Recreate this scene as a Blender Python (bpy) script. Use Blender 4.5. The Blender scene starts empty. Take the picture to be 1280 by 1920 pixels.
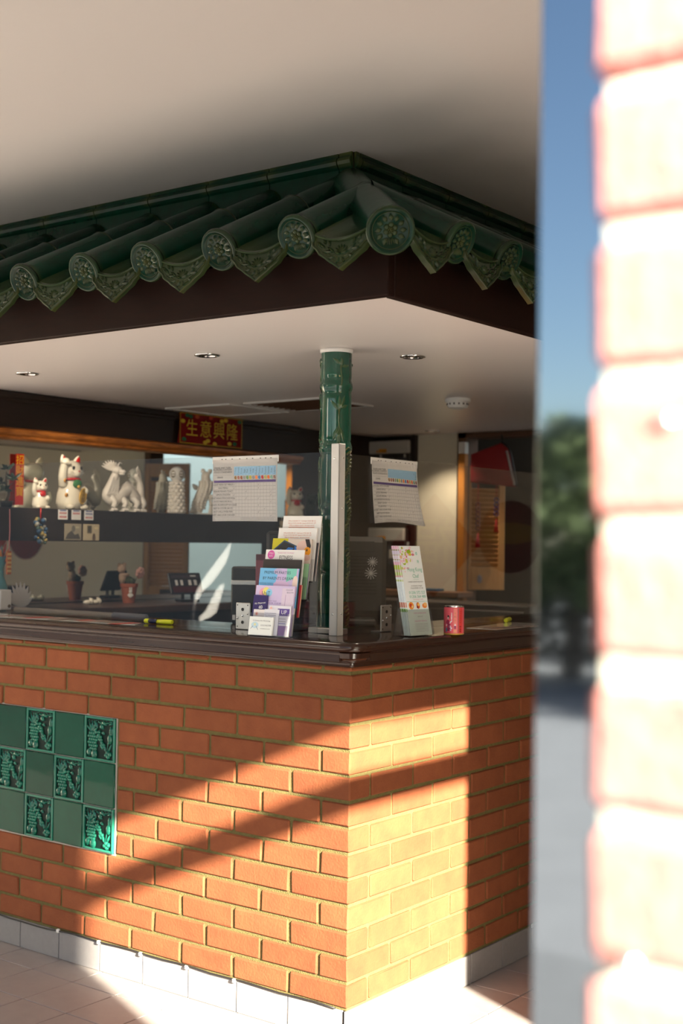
import bpy, bmesh, math, random
from mathutils import Vector, Matrix, Euler
random.seed(7)
S = bpy.context.scene
C = S.collection
pi = math.pi
def R(d): return math.radians(d)

# ------------------------------------------------------------------ camera
yaw, pitch, roll = R(37.0319), R(1.3267), R(.7773)
CAM = Vector((2.27788, -3.07672, 1.45833))
fw = Vector((-math.sin(yaw)*math.cos(pitch), math.cos(yaw)*math.cos(pitch), math.sin(pitch)))
r0 = Vector((math.cos(yaw), math.sin(yaw), 0)); u0 = r0.cross(fw)
rt = math.cos(roll)*r0 + math.sin(roll)*u0
up = -math.sin(roll)*r0 + math.cos(roll)*u0
cd = bpy.data.cameras.new('camera'); cam = bpy.data.objects.new('camera', cd); C.objects.link(cam)
m = Matrix((rt, up, -fw)).transposed().to_4x4(); m.translation = CAM
cam.matrix_world = m
cd.sensor_fit = 'VERTICAL'; cd.sensor_height = 36; cd.sensor_width = 24
cd.lens = 36*2455.3/1920
cd.clip_start = .02; cd.clip_end = 500
cd.dof.use_dof = True; cd.dof.focus_distance = 3.85; cd.dof.aperture_fstop = 3.1
S.camera = cam

# ------------------------------------------------------------------ sky, sun, lamps, exposure
SUN_DIR = Vector((1, -.44, .435)).normalized()
w = bpy.data.worlds.new('sky'); S.world = w; w.use_nodes = True
wn = w.node_tree.nodes; wl = w.node_tree.links
sky = wn.new('ShaderNodeTexSky'); sky.sky_type = 'NISHITA'; sky.sun_disc = False
sky.sun_elevation = math.asin(SUN_DIR.z); sky.sun_rotation = math.atan2(SUN_DIR.x, SUN_DIR.y)
sky.air_density = 1.0; sky.dust_density = .6; sky.ozone_density = 1.5
wl.new(sky.outputs[0], wn['Background'].inputs[0]); wn['Background'].inputs[1].default_value = .28
sd = bpy.data.lights.new('sun', 'SUN'); sd.energy = 54; sd.angle = R(.9); sd.color = (1, .93, .80)
so = bpy.data.objects.new('sun', sd); C.objects.link(so)
so.rotation_euler = SUN_DIR.to_track_quat('Z', 'Y').to_euler()
S.view_settings.view_transform = 'Standard'; S.view_settings.look = 'None'
S.view_settings.gamma = 1; S.view_settings.use_curve_mapping = False
S.view_settings.exposure = 0.0
S.cycles.use_denoising = True
S.cycles.max_bounces = 10; S.cycles.diffuse_bounces = 6; S.cycles.transparent_max_bounces = 16
S.cycles.sample_clamp_indirect = 8
def spot(loc, e, col, size=1.9, target=(0, 0, -1)):
    d = bpy.data.lights.new('downlight_and_fill', 'SPOT'); d.energy = e; d.color = col; d.spot_size = size; d.spot_blend = .6; d.shadow_soft_size = .025
    o = bpy.data.objects.new('downlight_and_fill', d); C.objects.link(o); o.location = loc
    o.rotation_euler = Vector(target).to_track_quat('-Z', 'Y').to_euler(); return o
def area(loc, e, col, sx, sy, direction):
    d = bpy.data.lights.new('ceiling_lamp', 'AREA'); d.energy = e; d.color = col; d.shape = 'RECTANGLE'; d.size = sx; d.size_y = sy
    o = bpy.data.objects.new('ceiling_lamp', d); C.objects.link(o); o.location = loc
    o.rotation_euler = Vector(direction).to_track_quat('-Z', 'Y').to_euler(); return o
area((.9, 4.4, 2.55), 40, (.88, .95, 1), 1.6, 1.0, (0, 0, -1))

# ------------------------------------------------------------------ materials
def lin(c): c /= 255; return c/12.92 if c <= .04045 else ((c+.055)/1.055)**2.4
def rgb(*c): return tuple(lin(v) for v in c)+(1,)
MC = {}
def mat(name, col, rough=.5, metal=0, spec=.5, trans=0, coat=0, emit=0, noise=None, bump=None, edge=None, rnd=0, alpha=1, ior=1.45):
    """col linear rgba. noise=(scale, amount, col2); bump=(scale, strength, dist); edge=(col, lo, hi) by pointiness; rnd=random value spread per object"""
    if name in MC: return MC[name]
    M = bpy.data.materials.new(name); M.use_nodes = True; MC[name] = M
    n = M.node_tree.nodes; l = M.node_tree.links; b = n['Principled BSDF']
    b.inputs['Base Color'].default_value = col; b.inputs['Roughness'].default_value = rough; b.inputs['Metallic'].default_value = metal
    b.inputs['Specular IOR Level'].default_value = spec; b.inputs['Transmission Weight'].default_value = trans
    b.inputs['Coat Weight'].default_value = coat; b.inputs['IOR'].default_value = ior; b.inputs['Alpha'].default_value = alpha
    if emit: b.inputs['Emission Color'].default_value = col; b.inputs['Emission Strength'].default_value = emit
    src = None; tc = None
    def coord():
        t = n.new('ShaderNodeTexCoord'); oi = n.new('ShaderNodeObjectInfo'); ad = n.new('ShaderNodeVectorMath'); ad.operation = 'ADD'
        ml = n.new('ShaderNodeMath'); ml.operation = 'MULTIPLY'; ml.inputs[1].default_value = 37
        l.new(oi.outputs['Random'], ml.inputs[0]); l.new(t.outputs['Object'], ad.inputs[0]); l.new(ml.outputs[0], ad.inputs[1])
        return ad.outputs[0], oi
    if noise or bump or rnd: tc, oi = coord()
    if noise:
        t = n.new('ShaderNodeTexNoise'); t.inputs['Scale'].default_value = noise[0]; t.inputs['Detail'].default_value = 5; t.inputs['Roughness'].default_value = .6
        if len(noise) > 3:
            mp = n.new('ShaderNodeMapping'); mp.inputs['Scale'].default_value = noise[3]; l.new(tc, mp.inputs[0]); l.new(mp.outputs[0], t.inputs[0])
        else: l.new(tc, t.inputs[0])
        rp = n.new('ShaderNodeMapRange'); rp.inputs[1].default_value = .35; rp.inputs[2].default_value = .68; rp.inputs[4].default_value = noise[1]; l.new(t.outputs[0], rp.inputs[0])
        mx = n.new('ShaderNodeMix'); mx.data_type = 'RGBA'; mx.inputs['A'].default_value = col; mx.inputs['B'].default_value = noise[2]
        l.new(rp.outputs[0], mx.inputs['Factor']); src = mx.outputs['Result']
    if edge:
        g = n.new('ShaderNodeNewGeometry'); rp = n.new('ShaderNodeMapRange'); rp.inputs[1].default_value = edge[1]; rp.inputs[2].default_value = edge[2]
        l.new(g.outputs['Pointiness'], rp.inputs[0])
        mx = n.new('ShaderNodeMix'); mx.data_type = 'RGBA'; mx.inputs['A'].default_value = col; mx.inputs['B'].default_value = edge[0]
        if src: l.new(src, mx.inputs['A'])
        l.new(rp.outputs[0], mx.inputs['Factor']); src = mx.outputs['Result']
    if rnd:
        h = n.new('ShaderNodeHueSaturation'); h.inputs['Color'].default_value = col
        if src: l.new(src, h.inputs['Color'])
        rp = n.new('ShaderNodeMapRange'); rp.inputs[3].default_value = 1-rnd; rp.inputs[4].default_value = 1+rnd
        l.new(oi.outputs['Random'], rp.inputs[0]); l.new(rp.outputs[0], h.inputs['Value']); src = h.outputs[0]
    if src: l.new(src, b.inputs['Base Color'])
    if bump:
        t = n.new('ShaderNodeTexNoise'); t.inputs['Scale'].default_value = bump[0]; t.inputs['Detail'].default_value = 4; l.new(tc, t.inputs[0])
        bp = n.new('ShaderNodeBump'); bp.inputs['Strength'].default_value = bump[1]; bp.inputs['Distance'].default_value = bump[2]
        l.new(t.outputs[0], bp.inputs['Height']); l.new(bp.outputs[0], b.inputs['Normal'])
    return M
def flat(r, g, b, rough=.55, **k): return mat('print_%d_%d_%d' % (r, g, b) + ('_%s' % rough if rough != .55 else ''), rgb(r, g, b), rough, **k)
def clear(name, tint, rough=.0, refl=1.0):
    """thin clear sheet: transparent with fresnel reflection"""
    if name in MC: return MC[name]
    M = bpy.data.materials.new(name); M.use_nodes = True; MC[name] = M
    n = M.node_tree.nodes; l = M.node_tree.links; n.remove(n['Principled BSDF'])
    t = n.new('ShaderNodeBsdfTransparent'); t.inputs[0].default_value = tint
    g = n.new('ShaderNodeBsdfGlossy'); g.inputs['Roughness'].default_value = rough
    f = n.new('ShaderNodeFresnel'); f.inputs[0].default_value = 1.49
    # fresnel from either side of the sheet
    ge = n.new('ShaderNodeNewGeometry'); mu = n.new('ShaderNodeMath'); mu.operation = 'MULTIPLY'; mu.inputs[1].default_value = refl
    io = n.new('ShaderNodeMapRange'); io.inputs[3].default_value = 1.49; io.inputs[4].default_value = 1/1.49
    l.new(ge.outputs['Backfacing'], io.inputs[0]); l.new(io.outputs[0], f.inputs[0])
    l.new(f.outputs[0], mu.inputs[0])
    mx = n.new('ShaderNodeMixShader'); l.new(mu.outputs[0], mx.inputs[0]); l.new(t.outputs[0], mx.inputs[1]); l.new(g.outputs[0], mx.inputs[2])
    l.new(mx.outputs[0], n['Material Output'].inputs[0])
    return M

BRICK = mat('brick_clay', (.245, .076, .031, 1), .85, spec=.22, noise=(14, .55, (.185, .050, .023, 1)), bump=(130, .35, .004), rnd=.13)
MORTAR = mat('mortar', (.172, .140, .054, 1), .95, spec=.1, noise=(60, .6, (.115, .097, .038, 1)), bump=(260, .8, .004))
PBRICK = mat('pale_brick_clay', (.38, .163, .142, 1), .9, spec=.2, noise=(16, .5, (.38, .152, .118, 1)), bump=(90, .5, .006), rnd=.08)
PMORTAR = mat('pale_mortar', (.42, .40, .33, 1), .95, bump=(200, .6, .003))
CEIL = mat('ceiling_paint', (.66, .62, .60, 1), .6, bump=(3, .12, .05))
SOFF = mat('soffit_paint', (.80, .74, .715, 1), .38, spec=.35)
CREAM = mat('cream_paint', (.70, .66, .55, 1), .6)
GREYW = mat('grey_paint', (.45, .43, .40, 1), .7)
FTILE = mat('floor_tile_glaze', (.33, .29, .272, 1), .42, noise=(18, .5, (.28, .245, .232, 1)), rnd=.05, bump=(250, .1, .001))
GROUT = mat('floor_grout', (.055, .048, .045, 1), .9)
STILE = mat('skirting_tile_glaze', (.27, .25, .245, 1), .45, noise=(60, .5, (.23, .21, .207, 1)), rnd=.04, bump=(300, .15, .001))
WOOD = mat('dark_stained_wood', (.040, .017, .010, 1), .16, spec=.55, noise=(9, .7, (.022, .010, .007, 1), (.6, 9, 9)), bump=(90, .06, .002))
FASC = mat('fascia_wood', (.016, .0052, .0035, 1), .5, spec=.15, noise=(8, .8, (.010, .004, .003, 1), (1.5, 8, 8)), bump=(60, .08, .002))
BEAM = mat('beam_wood', (.020, .011, .008, 1), .45, noise=(20, .7, (.011, .007, .006, 1), (9, .6, 9)))
ORWOOD = mat('polished_orange_wood', (.50, .17, .035, 1), .3, noise=(10, .85, (.15, .045, .012, 1), (8, 1.2, 8)))
PINE = mat('pine_wood', (.66, .36, .14, 1), .5, noise=(14, .7, (.52, .25, .085, 1), (9, 9, .8)))
BROWN = mat('brown_laminate', (.13, .062, .032, 1), .5, noise=(10, .6, (.09, .045, .025, 1), (6, 6, .8)))
GLAZE = mat('green_roof_glaze', (.0025, .031, .017, 1), .2, spec=.30, noise=(22, .7, (.005, .018, .009, 1)), edge=((.075, .078, .018, 1), .535, .68), bump=(26, .12, .004), rnd=.2)
GLAZE2 = mat('green_pole_glaze', (.004, .075, .046, 1), .08, spec=.6, coat=.4, noise=(14, .6, (.003, .040, .022, 1)), edge=((.09, .10, .022, 1), .53, .66), bump=(20, .10, .004))
GTILE = mat('green_wall_tile', (.003, .060, .033, 1), .06, spec=.3, noise=(7, .5, (.002, .036, .018, 1)), bump=(9, .10, .006), rnd=.2)
GREL = mat('green_relief_tile', (.002, .055, .036, 1), .08, spec=.5, edge=((.016, .17, .11, 1), .52, .62))
GRELD = mat('green_relief_ground', (.003, .016, .012, 1), .3, spec=.12)
CERAM = mat('white_glazed_ceramic', (.80, .75, .62, 1), .12, coat=.5)
BISQ = mat('white_bisque_ceramic', (.80, .74, .66, 1), .45, edge=((.9, .86, .8, 1), .5, .6))
RED = mat('red_paint', (.50, .012, .012, 1), .35); GOLD = mat('gold_paint', (.62, .38, .07, 1), .35, metal=.3)
BLACK = mat('black_plastic', (.018, .016, .016, 1), .38); DGREY = mat('dark_grey_plastic', (.060, .053, .048, 1), .45)
STEEL = mat('brushed_steel', (.55, .55, .54, 1), .38, metal=.85); CHROME = mat('chrome', (.8, .8, .8, 1), .12, metal=1)
ALU = mat('white_aluminium', (.62, .60, .58, 1), .35, metal=.15)
MIRROR = mat('mirror_silver', (.80, .82, .76, 1), .015, metal=1)
WHITE = mat('white_plastic', (.75, .74, .72, 1), .4); PAPER = flat(236, 234, 232, .6)
ACRY = clear('acrylic_sheet', (.90, .90, .91, 1), 0, 1.8); SCREEN = clear('screen_acrylic', (.91, .90, .89, 1), 0, 1.1)
POCKET = clear('plastic_pocket', (.985, .985, .985, 1), .05, .8); WGLASS = clear('window_glass', (.92, .92, .90, 1))
FRAME = mat('polished_dark_frame', (.42, .46, .50, 1), .05, metal=1)
TERRA = mat('terracotta', (.36, .10, .05, 1), .8); ASPH = mat('asphalt', (.15, .15, .155, 1), .9, noise=(3, .6, (.12, .12, .125, 1)), bump=(80, .4, .01))
PAVE = mat('paving_concrete', (.115, .115, .118, 1), .85, noise=(5, .5, (.09, .09, .092, 1)))
LEAF = mat('tree_leaf', (.12, .15, .06, 1), .6, noise=(3, .8, (.05, .075, .035, 1))); BARK = mat('bark', (.07, .05, .035, 1), .9)
YELL = mat('highlighter_yellow', (.62, .66, .02, 1), .35, emit=0)
WOOL = mat('toy_plush', (.42, .29, .20, 1), .95, bump=(120, .8, .01)); PINKW = mat('pink_plush', (.60, .33, .28, 1), .95, bump=(120, .8, .01))
TEALG = mat('teal_glass', (.10, .30, .34, 1), .08, coat=.5)

# ------------------------------------------------------------------ mesh helpers
def obj(name, bm, mats, parent=None, smooth=False, loc=None, rot=None):
    me = bpy.data.meshes.new(name)
    if smooth is True:
        for f in bm.faces: f.smooth = True
    bm.to_mesh(me); bm.free()
    for x in (mats if isinstance(mats, (list, tuple)) else [mats]): me.materials.append(x)
    if smooth == 'auto':
        me.shade_smooth(); me.set_sharp_from_angle(angle=R(38))
    o = bpy.data.objects.new(name, me); C.objects.link(o)
    if parent is not None: o.parent = parent
    if loc is not None: o.location = loc
    if rot is not None: o.rotation_euler = rot
    return o
def tag(o, label=None, cat=None, group=None, kind=None):
    if label: o['label'] = label
    if cat: o['category'] = cat
    if group: o['group'] = group
    if kind: o['kind'] = kind
    return o
def thing(name, label, cat, loc=(0, 0, 0), rot=(0, 0, 0), group=None):
    o = bpy.data.objects.new(name, None); C.objects.link(o); o.location = loc; o.rotation_euler = rot; o.empty_display_size = .05
    return tag(o, label, cat, group)
def struct(name, bm, m, smooth=False): return tag(obj(name, bm, m, None, smooth), kind='structure')
def B(): return bmesh.new()
def box(bm, a, b, mi=0, bev=0, mtx=None):
    a, b = Vector(a), Vector(b)
    r = bmesh.ops.create_cube(bm, size=1)['verts']
    for v in r: v.co = Vector(((a.x+b.x)/2+v.co.x*(b.x-a.x), (a.y+b.y)/2+v.co.y*(b.y-a.y), (a.z+b.z)/2+v.co.z*(b.z-a.z)))
    fs = set(f for v in r for f in v.link_faces)
    if bev:
        es = set(e for v in r for e in v.link_edges)
        q = bmesh.ops.bevel(bm, geom=list(es), offset=bev, segments=1, affect='EDGES', clamp_overlap=True)
        fs = set(q['faces']) | set(f for f in fs if f.is_valid); r = list(set(v for f in fs for v in f.verts))
    for f in fs: f.material_index = mi
    if mtx is not None: bmesh.ops.transform(bm, matrix=mtx, verts=r)
    return r
def lathe(bm, prof, seg=24, mi=0, center=(0, 0, 0), mtx=None, cap=True, squash=(1, 1)):
    rows = []; c = Vector(center); vs = []
    for r, z in prof:
        row = [bm.verts.new((c.x+math.cos(2*pi*i/seg)*r*squash[0], c.y+math.sin(2*pi*i/seg)*r*squash[1], c.z+z)) for i in range(seg)]; rows.append(row); vs += row
    for a, b in zip(rows, rows[1:]):
        for i in range(seg):
            f = bm.faces.new((a[i], a[(i+1) % seg], b[(i+1) % seg], b[i])); f.material_index = mi; f.smooth = True
    if cap:
        for row, rev in ((rows[0], True), (rows[-1], False)):
            f = bm.faces.new(row[::-1] if rev else row); f.material_index = mi
    if mtx is not None: bmesh.ops.transform(bm, matrix=mtx, verts=vs)
    return vs
def tube(bm, pts, rads, seg=10, mi=0, cap=True, flat_=1):
    pts = [Vector(p) for p in pts]
    if not isinstance(rads, (list, tuple)): rads = [rads]*len(pts)
    rows = []; n = None
    for i, p in enumerate(pts):
        t = (pts[min(i+1, len(pts)-1)]-pts[max(i-1, 0)]).normalized()
        if n is None: n = t.orthogonal().normalized()
        n = (n-t*n.dot(t))
        n = n.normalized() if n.length > 1e-6 else t.orthogonal().normalized()
        b = t.cross(n)
        rows.append([bm.verts.new(p+(n*math.cos(2*pi*k/seg)+b*math.sin(2*pi*k/seg)*flat_)*rads[i]) for k in range(seg)])
    for a, b in zip(rows, rows[1:]):
        for k in range(seg):
            f = bm.faces.new((a[k], a[(k+1) % seg], b[(k+1) % seg], b[k])); f.material_index = mi; f.smooth = True
    if cap:
        f = bm.faces.new(rows[0][::-1]); f.material_index = mi
        f = bm.faces.new(rows[-1]); f.material_index = mi
    return [v for r in rows for v in r]
def ball(bm, c, r, mi=0, u=16, v=10, rot=None):
    if not isinstance(r, (list, tuple)): r = (r, r, r)
    q = bmesh.ops.create_uvsphere(bm, u_segments=u, v_segments=v, radius=1)['verts']
    M = Matrix.Translation(Vector(c)) @ (Euler(rot).to_matrix().to_4x4() if rot else Matrix()) @ Matrix.Diagonal((*r, 1))
    bmesh.ops.transform(bm, matrix=M, verts=q)
    for f in set(f for x in q for f in x.link_faces): f.material_index = mi; f.smooth = True
    return q
def spline(pts, n=8):
    P = [Vector(p) for p in pts]; out = []
    for i in range(len(P)-1):
        a, b, c, d = P[max(i-1, 0)], P[i], P[i+1], P[min(i+2, len(P)-1)]
        for k in range(n):
            t = k/n; out.append(.5*((2*b)+(c-a)*t+(2*a-5*b+4*c-d)*t*t+(3*b-a-3*c+d)*t**3))
    return out+[P[-1]]
def lerp_list(vals, n):
    out = []
    for i in range(n):
        t = i/(n-1)*(len(vals)-1); k = min(int(t), len(vals)-2); out.append(vals[k]+(vals[k+1]-vals[k])*(t-k))
    return out
def prism(bm, pts, y0, y1, mi=0):
    """polygon in xz extruded along y"""
    a = [bm.verts.new((x, y0, z)) for x, z in pts]; b = [bm.verts.new((x, y1, z)) for x, z in pts]
    n = len(pts)
    fs = [bm.faces.new(a), bm.faces.new(b[::-1])]+[bm.faces.new((a[i], b[i], b[(i+1) % n], a[(i+1) % n])) for i in range(n)]
    for f in fs: f.material_index = mi
    bmesh.ops.recalc_face_normals(bm, faces=fs)
    return a+b
def leafpatch(bm, base, tip, width, nrm, thick, mi=0):
    """raised pointed leaf with a mid ridge"""
    base, tip, nrm = Vector(base), Vector(tip), Vector(nrm).normalized()
    d = tip-base; s = d.cross(nrm).normalized()*width/2
    pr = [(0, .12), (.25, .8), (.5, 1), (.75, .65), (1, .02)]
    L = [bm.verts.new(base+d*t+s*q) for t, q in pr]; Rr = [bm.verts.new(base+d*t-s*q) for t, q in pr]
    Mv = [bm.verts.new(base+d*t+nrm*thick*(1 if 0 < t < 1 else .4)) for t, q in pr]
    for i in range(4):
        for q in ((L[i], L[i+1], Mv[i+1], Mv[i]), (Mv[i], Mv[i+1], Rr[i+1], Rr[i])):
            f = bm.faces.new(q); f.material_index = mi; f.smooth = True
TXT = {}
def text_mesh(s):
    if s in TXT: return TXT[s]
    cu = bpy.data.curves.new('lettering', 'FONT'); cu.body = s; cu.align_x = 'CENTER'; cu.align_y = 'CENTER'; cu.resolution_u = 2
    o = bpy.data.objects.new('lettering', cu); me = None
    me = o.to_mesh().copy()
    o.to_mesh_clear(); bpy.data.objects.remove(o); bpy.data.curves.remove(cu)
    TXT[s] = me; return me
def prints(name, parent, items, y=0.0, step=.00012):
    """flat print on a sheet in its local xz plane, facing -y. items: ('t',s,x,z,h,mat[,stretch][,rot]) ('r',x,z,w,h,mat) ('d',x,z,r,mat) ('p',pts,mat)"""
    bm = B(); ms = []
    def mi(m):
        if m not in ms: ms.append(m)
        return ms.index(m)
    for k, it in enumerate(items):
        yy = y-step*(1+k*.05)
        if it[0] == 't':
            me = text_mesh(it[1]); h = it[4]; st = it[6] if len(it) > 6 else 1; ro = it[7] if len(it) > 7 else 0
            n0 = len(bm.verts); f0 = len(bm.faces); bm.from_mesh(me); bm.verts.ensure_lookup_table(); bm.faces.ensure_lookup_table()
            M = Matrix.Translation((it[2], yy, it[3])) @ Matrix.Rotation(pi/2, 4, 'X') @ Matrix.Rotation(ro, 4, 'Z') @ Matrix.Diagonal((h*st, h, h, 1))
            for v in bm.verts[n0:]: v.co = M @ v.co
            for f in bm.faces[f0:]: f.material_index = mi(it[5])
        else:
            if it[0] == 'r': x, z, a, b = it[1:5]; pts = [(x-a/2, z-b/2), (x+a/2, z-b/2), (x+a/2, z+b/2), (x-a/2, z+b/2)]
            elif it[0] == 'd':
                rx, rz = it[3] if isinstance(it[3], tuple) else (it[3], it[3])
                pts = [(it[1]+rx*math.cos(2*pi*i/14), it[2]+rz*math.sin(2*pi*i/14)) for i in range(14)]
            else: pts = it[1]
            f = bm.faces.new([bm.verts.new((px, yy, pz)) for px, pz in pts]); f.material_index = mi(it[-1])
            f.normal_update()
            if f.normal.y > 0: f.normal_flip()
    return obj(name, bm, ms, parent)
def dup(o, parent=None, loc=None, rot=None):
    c = o.copy(); C.objects.link(c)
    if parent is not None: c.parent = parent
    if loc is not None: c.location = loc
    if rot is not None: c.rotation_euler = rot
    return c

# ================================================================== SETTING
ZS, ZC = 2.085, 2.635           # soffit under the canopy, main ceiling
YB = 3.25                       # back wall
bm = B(); box(bm, (-6.1, -2.5, -.12), (2.6, 5.2, -.006)); floor = struct('floor', bm, GROUT)
PX, PY = .2025, .2045
tb = [B() for _ in range(3)]
tm = []
for b_ in tb:
    box(b_, (.002, .002, -.012), (PX-.002, PY-.002, 0), bev=.0012)
    me = bpy.data.meshes.new('tile'); b_.to_mesh(me); b_.free(); me.materials.append(FTILE); tm.append(me)
def floor_tile(x, y):
    o = bpy.data.objects.new('tile', random.choice(tm)); C.objects.link(o); o.parent = floor; o.location = (x, y, 0)
nt = 0
far = B()
for i in range(-26, 14):
    for j in range(-11, 24):
        x = -.625+i*PX; y = -.128+j*PY
        if x > 2.3 or (x+PX < -.03 and y > .03): continue
        if -2.05 < x < 1.0 and -1.2 < y < 1.3 and (x > -.25 or y < .1) and not (x < 0-PX and y > .0) and nt < 200: floor_tile(x, y); nt += 1
        else:
            v = [far.verts.new(p) for p in ((x+.0015, y+.0015, 0), (x+PX-.0015, y+.0015, 0), (x+PX-.0015, y+PY-.0015, 0), (x+.0015, y+PY-.0015, 0))]
            far.faces.new(v)
tag(obj('tile_field', far, FTILE, floor), kind='stuff')

bm = B(); box(bm, (-6.1, -2.5, ZC), (2.6, 5.2, ZC+.1)); struct('ceiling', bm, CEIL)
bm = B(); box(bm, (-2.6, -.38, ZS), (.38, YB+.05, ZS+.03)); struct('ceiling.001', bm, SOFF)
# right wall with the glazed opening that lets the sun in
bm = B()
box(bm, (2.4, -2.20, 0), (2.5, -1.58, ZC)); box(bm, (2.4, -.409, 0), (2.5, 5.2, ZC)); box(bm, (2.4, -1.58, 2.01), (2.5, -.409, ZC))
struct('wall_right', bm, CREAM)
win = bpy.data.objects.new('window_1', None); C.objects.link(win); tag(win, kind='structure')
bm = B(); box(bm, (2.475, -1.58, 1.762), (2.5, -.409, 1.858)); obj('transom', bm, DGREY, win)
bm = B(); box(bm, (2.44, -1.58, .02), (2.444, -.409, 2.01)); obj('pane', bm, WGLASS, win)
# facade towards the street, open doorway in front of the camera
bm = B(); box(bm, (-6.1, -2.45, 2.25), (1.98, -2.2, ZC)); box(bm, (-6.1, -2.45, 0), (-5.7, -2.2, 2.25)); struct('wall_front', bm, CREAM)
bm = B(); box(bm, (-6.2, -2.5, 0), (-6.1, .4, ZC)); struct('wall_left', bm, CREAM)
bm = B(); box(bm, (-6.1, .3, 0), (-2.6, .4, ZC)); struct('wall_left.001', bm, CREAM)
bm = B(); box(bm, (-2.4, .3, 0), (-2.24, YB, ZS)); struct('wall_mirror_side', bm, BEAM)
# back wall: white column, doorway into the kitchen, wall to the right
bm = B(); box(bm, (-2.42, YB, 0), (-1.66, YB+.1, ZS)); struct('wall_back', bm, BEAM)
bm = B(); box(bm, (-1.925, YB-.03, 0), (-1.66, YB, ZS)); struct('trim_1', bm, CREAM)
bm = B(); box(bm, (-.3, YB, 0), (2.4, YB+.1, ZC)); box(bm, (-2.42, YB, ZS), (-.3, YB+.1, ZC)); struct('wall_back.001', bm, CREAM)
bm = B(); box(bm, (-3.2, 5.1, 0), (2.5, 5.2, ZC)); box(bm, (-3.3, YB+.1, 0), (-3.2, 5.2, ZC)); struct('wall_kitchen', bm, mat('kitchen_tile', (.42, .50, .52, 1), .3))
bm = B(); box(bm, (-3.2, 4.2, 0), (-1.0, 4.28, ZC)); struct('wall_dark_divider', bm, mat('divider_shade', (.10, .085, .075, 1), .6))  # divider added with a dark colour so the doorway view stays shaded
bm = B(); box(bm, (-3.2, YB, 0), (-2.42, YB+.1, ZC)); box(bm, (-3.2, .4, 0), (-3.1, YB, ZC)); struct('wall_store', bm, GREYW)
bm = B()
box(bm, (-1.655, YB-.03, 0), (-1.60, YB+.1, ZS), bev=.004); box(bm, (-.36, YB-.03, 0), (-.30, YB+.1, ZS), bev=.004); box(bm, (-1.655, YB-.03, ZS-.03), (-.3, YB+.1, ZS-.002))
struct('trim_2', bm, BROWN)
# outside ground
bm = B(); box(bm, (-60, -60, -.3), (60, -5.4, -.03)); struct('ground', bm, ASPH)
bm = B(); box(bm, (-14, -5.4, -.2), (14, -2.5, -.012)); box(bm, (2.6, -2.5, -.2), (14, 6, -.012)); struct('ground.001', bm, PAVE)

# ------------------------------------------------------------------ brick maker
def brick_mesh(L, D, H, m, seed, bev=.004, jit=.0012):
    rn = random.Random(seed); bm = B(); box(bm, (0, 0, 0), (L, D, H), bev=bev)
    for v in bm.verts: v.co += Vector((rn.uniform(-jit, jit), rn.uniform(-jit, jit), rn.uniform(-jit, jit)))
    me = bpy.data.meshes.new('brick'); bm.to_mesh(me); bm.free(); me.materials.append(m); return me
BM = {}
def brick(parent, x0, x1, y0, y1, z, m, h=.065, jit=.0012, bev=.004):
    L, D = round(x1-x0, 4), round(y1-y0, 4); k = (L, D, h, m.name, random.randrange(3))
    if k not in BM: BM[k] = brick_mesh(L, D, h, m, len(BM), bev, jit)
    o = bpy.data.objects.new('brick', BM[k]); C.objects.link(o); o.parent = parent
    o.location = (x0, y0, z); o.rotation_euler = (random.uniform(-.004, .004), random.uniform(-.003, .003), random.uniform(-.004, .004))

# ================================================================== BRICK COUNTER
ctr = thing('brick_counter', 'orange brick counter front with green tile panel and grey tiled skirting', 'counter')
Jm = .006       # mortar set back from the brick faces
XL, YR = -2.2, 2.15
bm = B(); box(bm, (XL, Jm, .097), (-Jm, .1, 1.093)); box(bm, (-.1, .1, .097), (-Jm, YR, 1.093)); obj('mortar_bed', bm, MORTAR, ctr)
bm = B(); box(bm, (XL, .009, 0), (-.009, .1, .1)); box(bm, (-.1, .1, 0), (-.009, YR, .1)); obj('plinth', bm, GROUT, ctr)
TX0, TX1, TZ0, TZ1 = -.98-6*.152, -.98, .40, .855
def irr(): return random.uniform(-.004, .004)
for c in range(0, 14):
    z = 1.075-.075*c+.005; h = .065
    if c == 0: h = .012
    stretch = (c % 2 == 1)
    # left face (corner brick first)
    x1 = 0.0; first = .215 if stretch else .1025
    k = 0
    while x1 > XL:
        w_ = first if k == 0 else .215
        x0 = max(x1-w_+(irr() if k else 0), XL)
        parts = [(x0, x1)]
        if z < TZ1-.01 and z+h > TZ0+.01:
            if x1 <= TX1+.012: parts = []
            elif x0 < TX1+.01: parts = [(TX1+.012, x1)]
            if x0 < TX0-.01: parts += [(x0, min(x1, TX0-.012))]
        for a, b in parts:
            if b-a > .02:
                d = (.1025 if stretch else .215) if k == 0 else .09
                brick(ctr, a, b, 0, d, z, BRICK, h)
        x1 = x0-.010; k += 1
    # right face
    y0 = (.1025 if stretch else .215)+.010
    while y0 < YR:
        y1 = min(y0+.215+irr(), YR)
        if y1-y0 > .02: brick(ctr, -.09, 0, y0, y1, z, BRICK, h)
        y0 = y1+.010
# skirting tiles
sm_ = brick_mesh(.2015, .009, .0955, STILE, 1, .0012, .0002)
def skirt(x, y, rz):
    o = bpy.data.objects.new('skirting_tile', sm_); C.objects.link(o); o.parent = ctr; o.location = (x, y, .001); o.rotation_euler = (0, 0, rz)
for i in range(10): skirt(-.2215-.205*i+.0015 if i else -.2215+.0015, 0.0, 0)
for i in range(10): skirt(.0, .0765-.205+.003+.205*i if i else -0.001, pi/2)
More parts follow.
